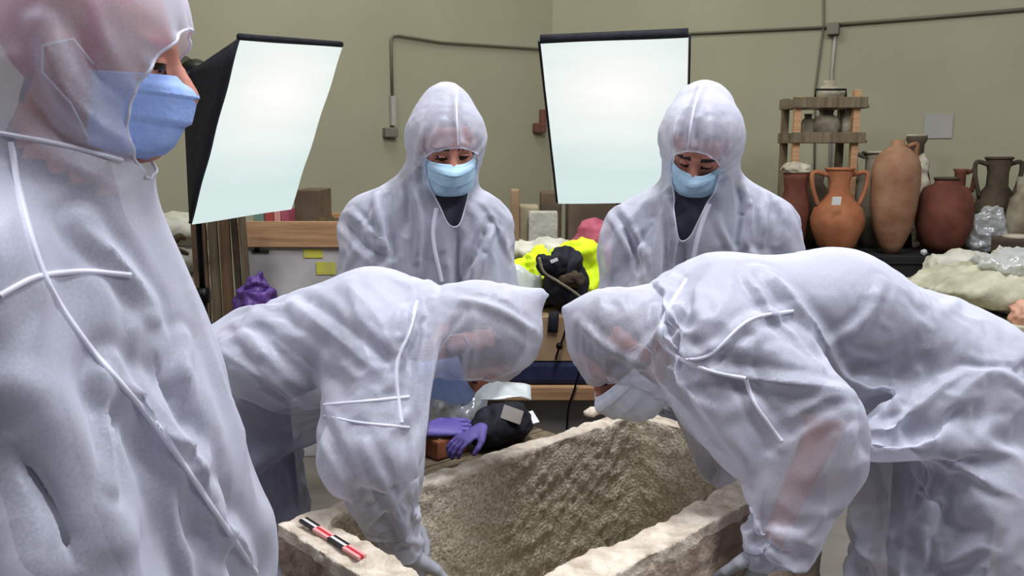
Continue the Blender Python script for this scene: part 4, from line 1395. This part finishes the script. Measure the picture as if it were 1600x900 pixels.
    cp += [(el(W((-0.014, 0, 0.03)), R, hs), 0.03, 'u'),
           (rc(W((-0.03, 0, -0.03)), J['neck'], hs[1] * 0.93, cov.get('neckr', 0.10)), 0.05, 'u'),
           (rc(W((0.0, 0, -0.09)), J['neck'] + (J['chest'] - J['neck']) * 0.15, 0.08, 0.09), 0.05, 'u')]
    cp += [x if len(x) == 3 else (x[0], x[1], 'u') for x in cov.get('extra', [])]
    h = cov.get('h', 0.010)
    V, Q = sdf_mesh(cp, h)
    # open the hood before the face
    hc, hr = cov.get('open', ((0.0, -0.035), (0.066, 0.088)))
    loc = (V - o) @ R.T
    e = ((loc[:, 1] - hc[0]) / hr[0]) ** 2 + ((loc[:, 2] - hc[1] - 0.0) / hr[1]) ** 2
    inside = (e < 1) & (loc[:, 0] > 0.02) & (np.abs(loc[:, 0]) < 0.28)
    vd = cov.get('vneck', 0.0)
    if vd:      # collar left open in a V below the chin
        z1_ = hc[1] - hr[1] * 0.6
        tt = (z1_ - loc[:, 2]) / vd
        inside |= (tt > 0) & (tt < 1) & (np.abs(loc[:, 1] - hc[0]) < hr[0] * 0.8 * (1 - tt)) & (loc[:, 0] > -0.02)
    Q = Q[~inside[Q].any(axis=1)]
    V, Q, used = compact(V, Q)
    # keep only the large sheet
    E, c = edges_of(Q)
    n = len(V)
    bd = np.zeros(n, bool); be = E[c == 1]; bd[be.ravel()] = True
    for _ in range(12):
        Lb = lap(V, be, n)
        V[bd] += 0.5 * Lb[bd]
    for _ in range(2):
        L_ = lap(V, E, n)
        V[~bd] += 0.4 * L_[~bd]
    # ---- folds
    N = vnormals(V, Q)
    bvh = bvh_of(V, Q)
    sd = np.zeros(n)
    gdir = cov.get('drape', V3(0, 0, 1))
    Pn = V - 0.72 * (V @ gdir)[:, None] * gdir
    fa = 0.6 * cov.get('fold', 1.0)
    sd += fa * (0.0045 * vnoise(Pn, 9, 3.1) + 0.0035 * vnoise(Pn, 19, 5.7) + 0.0006 * vnoise(V, 26, 1.7))
    loc = (V - o) @ R.T
    ang = np.arctan2(loc[:, 2] - hc[1], (loc[:, 1] - hc[0]))
    rim = np.exp(-np.maximum(np.sqrt(((loc[:, 1] - hc[0]) / hr[0]) ** 2 + ((loc[:, 2] - hc[1]) / hr[1]) ** 2) - 1, 0) / 0.42) * (loc[:, 0] > 0.0) * (np.linalg.norm(loc, axis=1) < 0.24)
    sd += rim * cov.get('gather', 0.006) * (np.sin(ang * 15 + 1.3 * np.sin(ang * 4)) - 0.35)
    for (pts, amp, wd) in cov.get('lines', []):
        P3 = []
        for p in resample(pts, 12):
            hit = cast(bvh, *p)
            if hit is not None: P3.append(hit[0])
        if len(P3) < 2: continue
        segs = [[P3[0]]]
        for p in P3[1:]:
            if np.linalg.norm(p - segs[-1][-1]) > 0.09: segs.append([p])
            else: segs[-1].append(p)
        for g in segs:
            if len(g) < 2: continue
            if abs(amp) > 0.024: continue
            dd = polyd(V, g)
            t0 = np.minimum(np.linalg.norm(V - g[0], axis=1), np.linalg.norm(V - g[-1], axis=1))
            sd += 1.6 * amp * np.exp(-(dd / wd)) * np.clip(0.35 + t0 / 0.05, 0, 1)
    V1 = V + N * np.clip(sd, -0.02, 0.03)[:, None]
    # how firmly each bit of cloth is held: cuffs, ankles and hood edge fast, the rest hangs loose
    pin = np.full(n, cov.get('pin', 0.03))
    hd = np.linalg.norm(loc - V3(0, 0, 0.03), axis=1)
    pin = np.maximum(pin, cov.get('hoodpin', 0.35) * np.clip((cov.get('hoodr', 0.2) - hd) / 0.05, 0, 1))
    for (pc_, pr_, pw_) in cov.get('pins', []):
        pin = np.maximum(pin, pw_ * np.clip(2 * (1 - np.linalg.norm(V - pc_, axis=1) / pr_), 0, 1))
    pin[bd] = 1.0
    for s in ('L', 'R'):
        pin = np.maximum(pin, np.clip((0.07 - np.linalg.norm(V - J['wr' + s], axis=1)) / 0.04, 0, 1))
        pin = np.maximum(pin, np.clip((0.16 - np.linalg.norm(V - J['an' + s], axis=1)) / 0.05, 0, 1))
    # only what hangs above `cut` is draped; the trouser ends stay as they are
    keepq = (V[:, 2] > cov.get('cut', 0.8))[Q].any(axis=1)
    Vs_, Qs_, used = compact(V1, Q[keepq])
    Es, cs = edges_of(Qs_)
    pn = pin[used]
    lowb = np.zeros(len(Vs_), bool); lowb[Es[cs == 1].ravel()] = True
    pn[lowb] = 1.0
    me = np_mesh('cloth_rest', Vs_, Qs_)
    so = bpy.data.objects.new('cloth_rest', me); COL.objects.link(so)
    vg = so.vertex_groups.new(name='pin')
    for q in range(21):
        ids = np.nonzero(np.round(pn * 20).astype(int) == q)[0]
        if len(ids): vg.add([int(i) for i in ids], q / 20 if q else float(cov.get('pin', 0.03)), 'REPLACE')
    PEOPLE.append(dict(nb=len(Vb), Nb=vnormals(Vb, Qb), root=root, so=so, used=used, Q=Q, be=be, cov=cov, W=W, o=o, R=R, look=look, V=V1, N=N))
    return root


def drape(frames):
    """the coveralls hang over the bodies"""
    sc = SC
    fx = []
    for p in PEOPLE:
        cov = p['cov']
        c = p['root'].modifiers.new('body', 'COLLISION')
        st = p['root'].collision
        st.thickness_outer = 0.006; st.thickness_inner = 0.05; st.cloth_friction = 12; st.damping = 0.3
        col = bpy.data.collections.new('hit'); col.objects.link(p['root'])
        m = p['so'].modifiers.new('cloth', 'CLOTH')
        k = m.settings
        k.quality = 4; k.mass = cov.get('mass', 0.06)
        k.tension_stiffness = 12; k.compression_stiffness = 12; k.shear_stiffness = 4; k.bending_stiffness = cov.get('bendk', 0.2)
        k.tension_damping = 8; k.compression_damping = 8; k.shear_damping = 6; k.bending_damping = 0.6; k.air_damping = 3
        k.vertex_group_mass = 'pin'; k.pin_stiffness = cov.get('pinst', 0.6)
        k.shrink_min = -cov.get('grow', 0.05)
        m.collision_settings.use_collision = True; m.collision_settings.collision_quality = 2
        m.collision_settings.distance_min = 0.004; m.collision_settings.use_self_collision = False
        m.collision_settings.collection = col
        m.point_cache.frame_start = 1; m.point_cache.frame_end = frames
        fx.append((p, m))
    sc.frame_start, sc.frame_end = 1, frames
    for f in range(1, frames + 1):
        sc.frame_set(f)
    dg = bpy.context.evaluated_depsgraph_get()
    for p, m in fx:
        ev = p['so'].evaluated_get(dg)
        me = ev.to_mesh()
        X = np.empty(len(me.vertices) * 3, np.float32)
        me.vertices.foreach_get('co', X)
        p['X'] = p['V'].copy()
        p['X'][p['used']] = X.reshape(-1, 3)
        ev.to_mesh_clear()
    for p, m in fx:
        bm_ = p['root'].data
        X = np.empty(len(bm_.vertices) * 3, np.float32); bm_.vertices.foreach_get('co', X)
        X = X.reshape(-1, 3); X[:p['nb']] -= (0.007 * p['Nb']).astype(np.float32)
        bm_.vertices.foreach_set('co', X.ravel()); bm_.update()
        me = p['so'].data
        bpy.data.objects.remove(p['so']); bpy.data.meshes.remove(me)
        p['root'].modifiers.clear()
    for c in list(bpy.data.collections):
        if c.name.startswith('hit'): bpy.data.collections.remove(c)
    sc.frame_set(1)


def finish(p):
    root, Q, be, cov, W, o, R, look, V2 = (p[k] for k in ('root', 'Q', 'be', 'cov', 'W', 'o', 'R', 'look', 'X'))
    E, _c = edges_of(Q)
    inn = np.ones(len(V2), bool); inn[be.ravel()] = False
    for _ in range(cov.get('relax', 1)): V2 = V2 + 0.5 * lap(V2, E, len(V2)) * inn[:, None]
    sm_ = V2.copy()
    for _ in range(14): sm_ = sm_ + 0.5 * lap(sm_, E, len(sm_))
    dv_ = V2 - sm_
    ln_ = np.linalg.norm(dv_, axis=1, keepdims=True)
    free = np.ones(len(V2)); free[be.ravel()] = 0.0
    V2 = V2 + cov.get('crisp', 0.35) * free[:, None] * dv_ * np.minimum(1, 0.012 / np.maximum(ln_, 1e-6))
    bv0 = bvh_of(V2, Q)
    V2, Q = subdivided(V2, Q)
    E, c_ = edges_of(Q)
    be = E[c_ == 1]
    free = np.ones(len(V2)); free[be.ravel()] = 0.0
    Nn_ = vnormals(V2, Q)
    add = np.zeros(len(V2))
    for (pts, amp, wd) in cov.get('lines', []):
        g = []
        for q_ in resample(pts, 12):
            hit = cast(bv0, *q_)
            if hit is None: continue
            if g and np.linalg.norm(hit[0] - g[-1]) > 0.09: break
            g.append(hit[0])
        if len(g) < 3: continue
        dd = polyd(V2, g)
        t0 = np.minimum(np.linalg.norm(V2 - g[0], axis=1), np.linalg.norm(V2 - g[-1], axis=1))
        w2 = max(wd * 0.7, 0.007)
        if abs(amp) > 0.024:      # a deep hollow
            add += amp * np.exp(-(dd / wd) ** 2) * np.clip(0.3 + t0 / 0.06, 0, 1)
            continue
        add += cov.get('ridge', 1.0) * amp * (np.exp(-dd / w2) - 0.45 * np.exp(-((dd - 2.6 * w2) / (1.2 * w2)) ** 2)) * np.clip(0.2 + t0 / 0.05, 0, 1)
    V2 = V2 + Nn_ * (add * free)[:, None]
    co = obj_from('coverall', np_mesh('coverall', V2, Q), M['cloth'], root)
    co['label'] = 'white see-through non-woven coverall with hood'
    # ---- hood hem along the edge of the opening
    nb = {}
    for a_, b_ in be:
        nb.setdefault(int(a_), []).append(int(b_)); nb.setdefault(int(b_), []).append(int(a_))
    seen = set(); loops = []
    for s0 in nb:
        if s0 in seen: continue
        lp = [s0]; seen.add(s0); cur = s0
        while True:
            nx_ = [x for x in nb[cur] if x not in seen]
            if not nx_: break
            cur = nx_[0]; seen.add(cur); lp.append(cur)
        loops.append(lp)
    loops = [l_ for l_ in loops if len(l_) > 15]
    if loops:
        lp = max(loops, key=len)
        P = V2[lp]
        for _ in range(6): P = P + 0.5 * ((np.roll(P, 1, 0) + np.roll(P, -1, 0)) / 2 - P)
        MB().tube(P, 0.0022, 6, closed=True).build('hood_hem', M['clothdouble'], co, True)
    # ---- seams
    bpy.context.view_layer.update()
    bv2 = BVHTree.FromPolygons(*poly_lists(V2, Q))
    for (pts, wd) in cov.get('seams', []):
        run = []
        runs = []
        for p in resample(pts, 7):
            hit = cast(bv2, *p)
            if hit is None or (run and np.linalg.norm(hit[0] - run[-1][0]) > 0.06):
                if len(run) > 2: runs.append(run)
                run = []
            if hit is not None: run.append(hit)
        if len(run) > 2: runs.append(run)
        for rn in runs:
            P = np.array([p for p, _ in rn]); Nn = np.array([n_ for _, n_ in rn])
            for _ in range(3):
                P[1:-1] += 0.5 * ((P[2:] + P[:-2]) / 2 - P[1:-1]); Nn[1:-1] += 0.5 * ((Nn[2:] + Nn[:-2]) / 2 - Nn[1:-1])
            T = np.gradient(P, axis=0)
            B = np.cross(T, Nn); B /= (np.linalg.norm(B, axis=1, keepdims=True) + 1e-9)
            mb = MB()
            prev = None
            for p, n_, b_ in zip(P, Nn, B):
                cs = [mb.bm.verts.new(Vector(p + b_ * wd * x + nrm(n_) * z)) for x, z in ((-1, -0.003), (-0.75, 0.0026), (0.75, 0.0026), (1, -0.003))]
                if prev:
                    for i in range(3): mb.bm.faces.new((prev[i], prev[i + 1], cs[i + 1], cs[i]))
                prev = cs
            mb.build('seam', M['clothdouble'], co, True)
    # ---- face mask
    P, q = mask_mesh(o, R, cov.get('mscale', 1.0), cov.get('mdroop', 0.0))
    me = np_mesh('face_mask', P, q)
    mk = obj_from('face_mask', me, look['mask'], root)
    sm = mk.modifiers.new('thick', 'SOLIDIFY'); sm.thickness = 0.002
    mk['label'] = look['masklabel']
    for s in (-1, 1):
        pts = [W((0.02, s * 0.075, -0.012)), W((0.0, s * 0.084, 0.012)), W((-0.03, s * 0.088, 0.0)), W((-0.03, s * 0.086, -0.03)), W((0.0, s * 0.08, -0.06)), W((0.02, s * 0.074, -0.098))]
        MB().tube(pts, 0.0015, 5).build('ear_loop', M['elastic'], mk, True)
def legs(J, hip, stance, fwd, knee=0.04, spread=0.1, zf=0.085):
    """stand on the floor: ankles under `stance`, knees a little bent forwards"""
    lat = J['lat']
    for s, sg in (('L', 1), ('R', -1)):
        J['hip' + s] = hip + lat * sg * 0.085
        J['an' + s] = V3(stance[0], stance[1], zf) + V3(lat[0], lat[1], 0) * sg * spread
        J['kn' + s] = (J['hip' + s] + J['an' + s]) / 2 + V3(fwd[0], fwd[1], 0) * knee + V3(0, 0, 0.01)
        J['toe' + s] = nrm((fwd[0] + lat[0] * sg * 0.2, fwd[1] + lat[1] * sg * 0.2, 0))


def A(px, py, Y): return at(px, py, Y)


LOOK = dict(skin=M['skin'], shirt=M['shirt_dark'], legs=M['shirt_dark'], hair=M['hair'], glove=M['glove'], mask=M['maskpale'], masklabel='pale blue pleated face mask')

# ---------------- standing person in the left foreground, in profile
J = {}
J['head'] = A(148, 88, 1.08); J['F'] = (0.97, 0.18, -0.14); J['U'] = (0.12, 0, 1)
J['lat'] = nrm((-0.28, 1.0, 0))
J['neck'] = V3(-0.59, 1.08, 1.44); J['chest'] = V3(-0.57, 1.085, 1.31); J['belly'] = V3(-0.49, 1.09, 1.08); J['pelvis'] = V3(-0.485, 1.09, 0.90)
J['shR'] = V3(-0.58, 0.90, 1.375); J['elR'] = V3(-0.475, 0.835, 1.10); J['wrR'] = V3(-0.40, 0.90, 0.86)
J['hdR'] = (0.3, 0.3, -0.9); J['pmR'] = (-0.3, 0.9, 0)
J['shL'] = V3(-0.68, 1.25, 1.37); J['elL'] = V3(-0.68, 1.32, 1.10); J['wrL'] = V3(-0.64, 1.32, 0.86)
J['hdL'] = (0.3, -0.2, -0.9); J['pmL'] = (-0.3, -0.9, 0)
legs(J, V3(-0.53, 1.09, 0.88), (-0.55, 1.09), (1, 0))
look = dict(LOOK, shirt=M['shirt_grey'], legs=M['shirt_grey'], hair=M['pinkcap'], mask=M['mask'], masklabel='bright blue pleated face mask')
cov = dict(torso=((0.19, 0.13), (0.21, 0.175), (0.21, 0.185)), arm=(0.10, 0.095, 0.06), leg=(0.13, 0.12, 0.09), h=0.0115, cut=0.8, k=0.06,
           hood=(0.128, 0.112, 0.14), fold=0.4, grow=0.0, relax=6, crisp=0.3, ridge=1.7, drape=nrm((0.25, 0, 1)),
           open=((0.0, -0.045), (0.074, 0.092)), mscale=0.92,
           lines=[([(180, 590), (240, 660), (300, 720), (330, 790)], 0.012, 0.02), ([(240, 540), (280, 640), (292, 700)], -0.008, 0.016),
                  ([(130, 350), (200, 430), (240, 480)], 0.007, 0.014), ([(290, 530), (285, 640), (285, 690)], 0.008, 0.012),
                  ([(0, 690), (90, 800), (130, 900)], -0.014, 0.03), ([(330, 790), (370, 850), (390, 900)], 0.010, 0.018),
                  ([(165, 590), (165, 680), (170, 760)], 0.008, 0.01), ([(60, 40), (110, 150), (200, 230)], 0.005, 0.012),
                  ([(110, 20), (150, 110), (210, 170)], -0.005, 0.012), ([(30, 130), (90, 210), (190, 255)], -0.006, 0.014)],
           seams=[([(18, 222), (30, 300), (68, 428), (130, 530), (240, 660), (330, 790), (400, 895)], 0.0036),
                  ([(0, 462), (40, 440), (68, 430), (130, 424), (205, 430)], 0.0035),
                  ([(0, 208), (90, 225), (190, 250)], 0.003)])
make_person('person standing in profile at left in white coverall with bright blue mask', J, cov, look, V3(-0.55, 1.09, 0))

# ---------------- person bending over the stone chest from the left
J = {}
J['head'] = A(738, 535, 1.86); J['F'] = (0.16, -0.12, -0.98); J['U'] = (0.97, -0.1, 0.18)
J['lat'] = nrm((0.05, 1.0, 0.0))
J['neck'] = A(650, 505, 1.89); J['chest'] = A(580, 502, 1.91); J['belly'] = A(470, 540, 1.95); J['pelvis'] = A(375, 600, 1.99)
J['shR'] = A(600, 525, 1.76); J['elR'] = A(572, 665, 1.64); J['wrR'] = A(632, 862, 1.68)
J['hdR'] = (0.15, 0.0, -1); J['pmR'] = (0.3, 0.9, 0)
J['shL'] = A(618, 505, 2.06); J['elL'] = A(600, 640, 2.02); J['wrL'] = A(622, 800, 1.80)
J['hdL'] = (0.3, -0.3, -1); J['pmL'] = (-0.3, -0.9, 0)
legs(J, A(380, 625, 1.99), (-0.60, 1.99), (1, 0), knee=0.02)
look = dict(LOOK, hairline=0.055, shirt=M['shirt_grey'], legs=M['jeans'], mask=M['mask'], masklabel='blue face mask under the hood')
cov = dict(torso=((0.19, 0.135), (0.195, 0.145), (0.19, 0.15)), arm=(0.10, 0.10, 0.05), leg=(0.12, 0.105, 0.085), h=0.013, cut=0.5, k=0.06,
           hood=(0.114, 0.108, 0.132), extra=[(rc(A(845, 462, 1.86), A(770, 500, 1.86), 0.018, 0.085), 0.03)], pins=[(A(845, 462, 1.86), 0.09, 0.8)], drape=nrm((0.5, 0, 0.85)),
           lines=[([(640, 480), (625, 560), (610, 600)], 0.007, 0.012), ([(450, 470), (520, 520), (600, 590)], 0.007, 0.016), ([(470, 462), (540, 512), (612, 570)], -0.006, 0.016),
                  ([(400, 500), (470, 560), (545, 610)], -0.006, 0.018), ([(380, 515), (430, 575), (500, 632)], 0.008, 0.014), ([(540, 440), (590, 500), (622, 560)], 0.006, 0.016), ([(340, 545), (410, 590), (480, 640)], 0.010, 0.014),
                  ([(740, 470), (738, 540), (730, 590)], 0.004, 0.008), ([(700, 465), (770, 480), (840, 520)], 0.005, 0.012),
                  ([(560, 680), (600, 760), (640, 840)], 0.009, 0.012), ([(640, 650), (648, 740), (655, 820)], 0.007, 0.010), ([(500, 650), (540, 720), (580, 790)], -0.008, 0.014)],
           seams=[([(652, 470), (640, 520), (622, 560), (620, 600), (628, 660)], 0.004), ([(492, 634), (560, 628), (640, 620)], 0.0035),
                  ([(500, 648), (560, 660), (640, 668)], 0.003)])
make_person('person in white coverall bending over the stone chest from the left, arm inside it', J, cov, look, V3(-0.60, 1.99, 0))

# ---------------- person bending over the stone chest from the right
J = {}
J['head'] = A(974, 546, 1.80); J['F'] = (-0.60, -0.12, -0.79); J['U'] = (-0.79, 0.0, 0.60)
J['lat'] = nrm((0.0, -1.0, 0.0))
J['neck'] = A(1062, 500, 1.84); J['chest'] = A(1130, 482, 1.85); J['belly'] = A(1310, 470, 1.90); J['pelvis'] = A(1495, 575, 1.92)
J['shL'] = A(1120, 520, 1.68); J['elL'] = A(1300, 640, 1.58); J['wrL'] = A(1205, 850, 1.56)
J['hdL'] = (-0.3, 0.1, -0.9); J['pmL'] = (-0.6, 0.7, 0)
J['shR'] = A(1105, 520, 2.0); J['elR'] = A(1170, 640, 2.0); J['wrR'] = A(1150, 760, 1.84)
J['hdR'] = (0.05, -0.1, -1); J['pmR'] = (-0.6, -0.7, 0)
legs(J, A(1490, 610, 1.90), (1.0, 1.84), (-1, 0), knee=0.02, spread=0.13)
look = dict(LOOK, hairline=0.06, bare=True, legs=M['shirt_grey'], mask=M['maskwhite'], masklabel='white face mask hanging below the hood')
cov = dict(torso=((0.18, 0.125), (0.19, 0.135), (0.20, 0.175)), arm=(0.115, 0.09, 0.075), leg=(0.15, 0.14, 0.10), h=0.013, cut=0.5, k=0.06,
           hood=(0.104, 0.102, 0.116), open=((0.0, -0.075), (0.078, 0.078)), mscale=1.05, pins=[(A(886, 486, 1.8), 0.10, 0.9)], drape=nrm((0.8, 0, 0.6)),
           extra=[(rc(A(884, 484, 1.8), A(975, 515, 1.8), 0.012, 0.09), 0.03),
                  (el(A(1392, 588, 1.72), I3, (0.085, 0.07, 0.028)), 0.02, 's'),
                  (rc(A(1210, 470, 1.72), A(1310, 620, 1.62), 0.07, 0.06), 0.04),
                  (rc(A(1050, 560, 1.74), A(1130, 620, 1.70), 0.06, 0.07), 0.06),
                  (rc(A(1130, 600, 1.68), A(1260, 630, 1.62), 0.075, 0.07), 0.05),
                  (rc(A(1370, 640, 1.68), A(1510, 590, 1.74), 0.045, 0.08), 0.03),
                  (rc(A(1465, 720, 1.80), A(1445, 900, 1.74), 0.15, 0.165), 0.04)],
           lines=[([(1190, 420), (1250, 480), (1330, 605)], 0.012, 0.016), ([(1040, 520), (1100, 575), (1170, 590), (1330, 610)], 0.012, 0.014),
                  ([(1165, 590), (1180, 630), (1220, 690)], 0.010, 0.012), ([(1070, 560), (1130, 540), (1170, 500), (1240, 485)], 0.008, 0.012),
                  ([(1380, 440), (1350, 500), (1285, 545)], 0.008, 0.012), ([(1220, 660), (1300, 620), (1330, 640)], 0.008, 0.012),
                  ([(1375, 690), (1450, 668), (1525, 645)], -0.034, 0.024), ([(1352, 672), (1440, 640), (1520, 612)], 0.014, 0.014), ([(1320, 568), (1385, 590), (1440, 580)], -0.030, 0.03), ([(1335, 622), (1400, 618), (1480, 572), (1530, 540)], 0.016, 0.014), ([(1405, 640), (1415, 680), (1412, 705)], 0.008, 0.008),
                  ([(1350, 700), (1420, 740), (1460, 790)], -0.01, 0.02), ([(1500, 700), (1450, 800), (1440, 890)], 0.010, 0.02),
                  ([(900, 500), (950, 545), (1000, 570)], 0.006, 0.01), ([(1060, 480), (1020, 530), (990, 570)], 0.008, 0.012),
                  ([(1200, 720), (1190, 800), (1170, 850)], 0.008, 0.012)],
           seams=[([(1072, 436), (1040, 490), (1030, 530), (1060, 560), (1110, 580), (1165, 592)], 0.004),
                  ([(1240, 486), (1170, 500), (1110, 555), (1072, 562)], 0.0035), ([(1165, 592), (1180, 632), (1222, 690)], 0.004)])
make_person('person in white coverall stooping over the stone chest from the right', J, cov, look, V3(1.06, 1.9, 0))

# ---------------- person at the back left of the chest
J = {}
J['head'] = A(700, 226, 2.50); J['F'] = (0.22, -0.87, -0.42); J['U'] = (0.05, -0.42, 0.9)
J['lat'] = nrm((1, 0.12, 0))
J['neck'] = A(676, 300, 2.58); J['chest'] = A(668, 362, 2.60); J['belly'] = A(665, 470, 2.66); J['pelvis'] = A(665, 580, 2.74)
J['shL'] = A(762, 352, 2.57); J['elL'] = A(785, 480, 2.52); J['wrL'] = A(745, 560, 2.32)
J['shR'] = A(575, 342, 2.57); J['elR'] = A(552, 475, 2.52); J['wrR'] = A(610, 560, 2.32)
for s, sg in (('L', -1), ('R', 1)):
    J['hd' + s] = (sg * 0.2, -0.8, -0.5); J['pm' + s] = (sg * 0.8, 0, -0.5)
legs(J, A(665, 600, 2.74), (-0.29, 2.76), (0, -1), knee=0.02)
look = dict(LOOK, collar=True)
cov = dict(torso=((0.20, 0.13), (0.20, 0.15), (0.20, 0.16)), arm=(0.09, 0.085, 0.06), leg=(0.12, 0.11, 0.09), h=0.0135, cut=0.85, k=0.07,
           hood=(0.112, 0.112, 0.105), neckr=0.105, drape=V3(0, 0, 1), fold=1.25, gather=0.008,
           open=((0.0, -0.035), (0.080, 0.062)), vneck=0.15,
           extra=[(rc(A(695, 210, 2.52), A(698, 176, 2.53), 0.114, 0.084), 0.02), (rc(A(698, 176, 2.53), A(702, 150, 2.54), 0.084, 0.026), 0.03)], hoodpin=0.75, hoodr=0.25,
           lines=[([(716, 132), (713, 180), (717, 228)], 0.006, 0.008), ([(599, 258), (588, 305), (599, 388)], 0.014, 0.012), ([(612, 262), (604, 320), (614, 400)], -0.012, 0.012),
                  ([(627, 264), (636, 314), (636, 363)], -0.010, 0.010), ([(645, 290), (655, 340), (652, 410)], 0.010, 0.010),
                  ([(700, 330), (690, 370), (700, 440)], 0.014, 0.012), ([(714, 300), (700, 330), (682, 350)], 0.008, 0.010),
                  ([(730, 293), (712, 350), (722, 445)], -0.014, 0.012), ([(763, 346), (745, 390), (728, 430)], -0.014, 0.010), ([(772, 356), (760, 390), (748, 440)], 0.012, 0.010),
                  ([(537, 346), (565, 380), (596, 404)], -0.014, 0.014), ([(548, 330), (580, 362), (602, 380)], 0.012, 0.010), ([(690, 190), (680, 210), (672, 230)], 0.006, 0.006), ([(732, 190), (735, 215), (738, 232)], 0.006, 0.006),
                  ([(660, 200), (652, 240), (650, 275)], 0.007, 0.008)],
           seams=[([(714, 128), (713, 170), (716, 226)], 0.003), ([(682, 325), (676, 370), (690, 440)], 0.007)])
make_person('person at the back left in white pointed hood, looking down at the chest', J, cov, look, V3(-0.29, 2.76, 0))

# ---------------- person at the back right of the chest
J = {}
J['head'] = A(1094, 226, 2.46); J['F'] = (-0.28, -0.66, -0.70); J['U'] = (-0.08, -0.7, 0.7)
J['lat'] = nrm((1, -0.08, 0))
J['neck'] = A(1098, 300, 2.56); J['chest'] = A(1095, 360, 2.58); J['belly'] = A(1095, 470, 2.66); J['pelvis'] = A(1098, 575, 2.76)
J['shL'] = A(1206, 350, 2.55); J['elL'] = A(1225, 470, 2.52); J['wrL'] = A(1170, 560, 2.36)
J['shR'] = A(985, 355, 2.55); J['elR'] = A(968, 470, 2.52); J['wrR'] = A(1010, 575, 2.38)
for s, sg in (('L', -1), ('R', 1)):
    J['hd' + s] = (sg * 0.2, -0.8, -0.5); J['pm' + s] = (sg * 0.8, 0, -0.5)
legs(J, A(1098, 595, 2.76), (0.60, 2.78), (0, -1), knee=0.02)
look = dict(LOOK, collar=True)
cov = dict(torso=((0.215, 0.13), (0.22, 0.15), (0.21, 0.16)), arm=(0.095, 0.09, 0.06), leg=(0.12, 0.11, 0.09), h=0.0135, cut=0.85, k=0.08,
           hood=(0.116, 0.116, 0.112), neckr=0.115, drape=V3(0, 0, 1), fold=1.25, gather=0.008,
           open=((0.0, -0.02), (0.068, 0.082)), vneck=0.13,
           extra=[(rc(A(1096, 212, 2.50), A(1099, 178, 2.51), 0.118, 0.094), 0.02), (rc(A(1099, 178, 2.51), A(1102, 156, 2.52), 0.094, 0.045), 0.03)], hoodpin=0.75, hoodr=0.25,
           lines=[([(1098, 130), (1080, 180), (1074, 232)], 0.006, 0.008), ([(960, 330), (985, 372), (1000, 420)], -0.014, 0.012), ([(985, 360), (1002, 390), (1008, 440)], 0.012, 0.010),
                  ([(1020, 350), (1012, 375), (1000, 400)], 0.010, 0.010), ([(1040, 300), (1052, 360), (1040, 430)], 0.014, 0.012), ([(1060, 320), (1072, 370), (1062, 430)], -0.012, 0.012),
                  ([(1150, 280), (1158, 330), (1152, 380)], -0.014, 0.012), ([(1165, 290), (1172, 330), (1168, 380)], 0.012, 0.010),
                  ([(1200, 300), (1196, 340), (1192, 380)], 0.012, 0.010), ([(1215, 305), (1216, 340), (1212, 375)], -0.012, 0.010), ([(1120, 340), (1130, 365), (1142, 388)], 0.008, 0.010),
                  ([(1060, 190), (1056, 215), (1054, 235)], 0.006, 0.006), ([(1090, 195), (1088, 215), (1087, 232)], -0.005, 0.006), ([(1110, 190), (1106, 215), (1102, 236)], 0.006, 0.006)],
           seams=[([(1098, 128), (1082, 180), (1075, 228)], 0.003), ([(1108, 318), (1090, 370), (1080, 430)], 0.008)])
make_person('person at the back right in white coverall before the bright lamp screen, head bowed', J, cov, look, V3(0.60, 2.78, 0))

drape(24)
for p in PEOPLE: finish(p)
for g in GLOVES: loose_glove(*g)
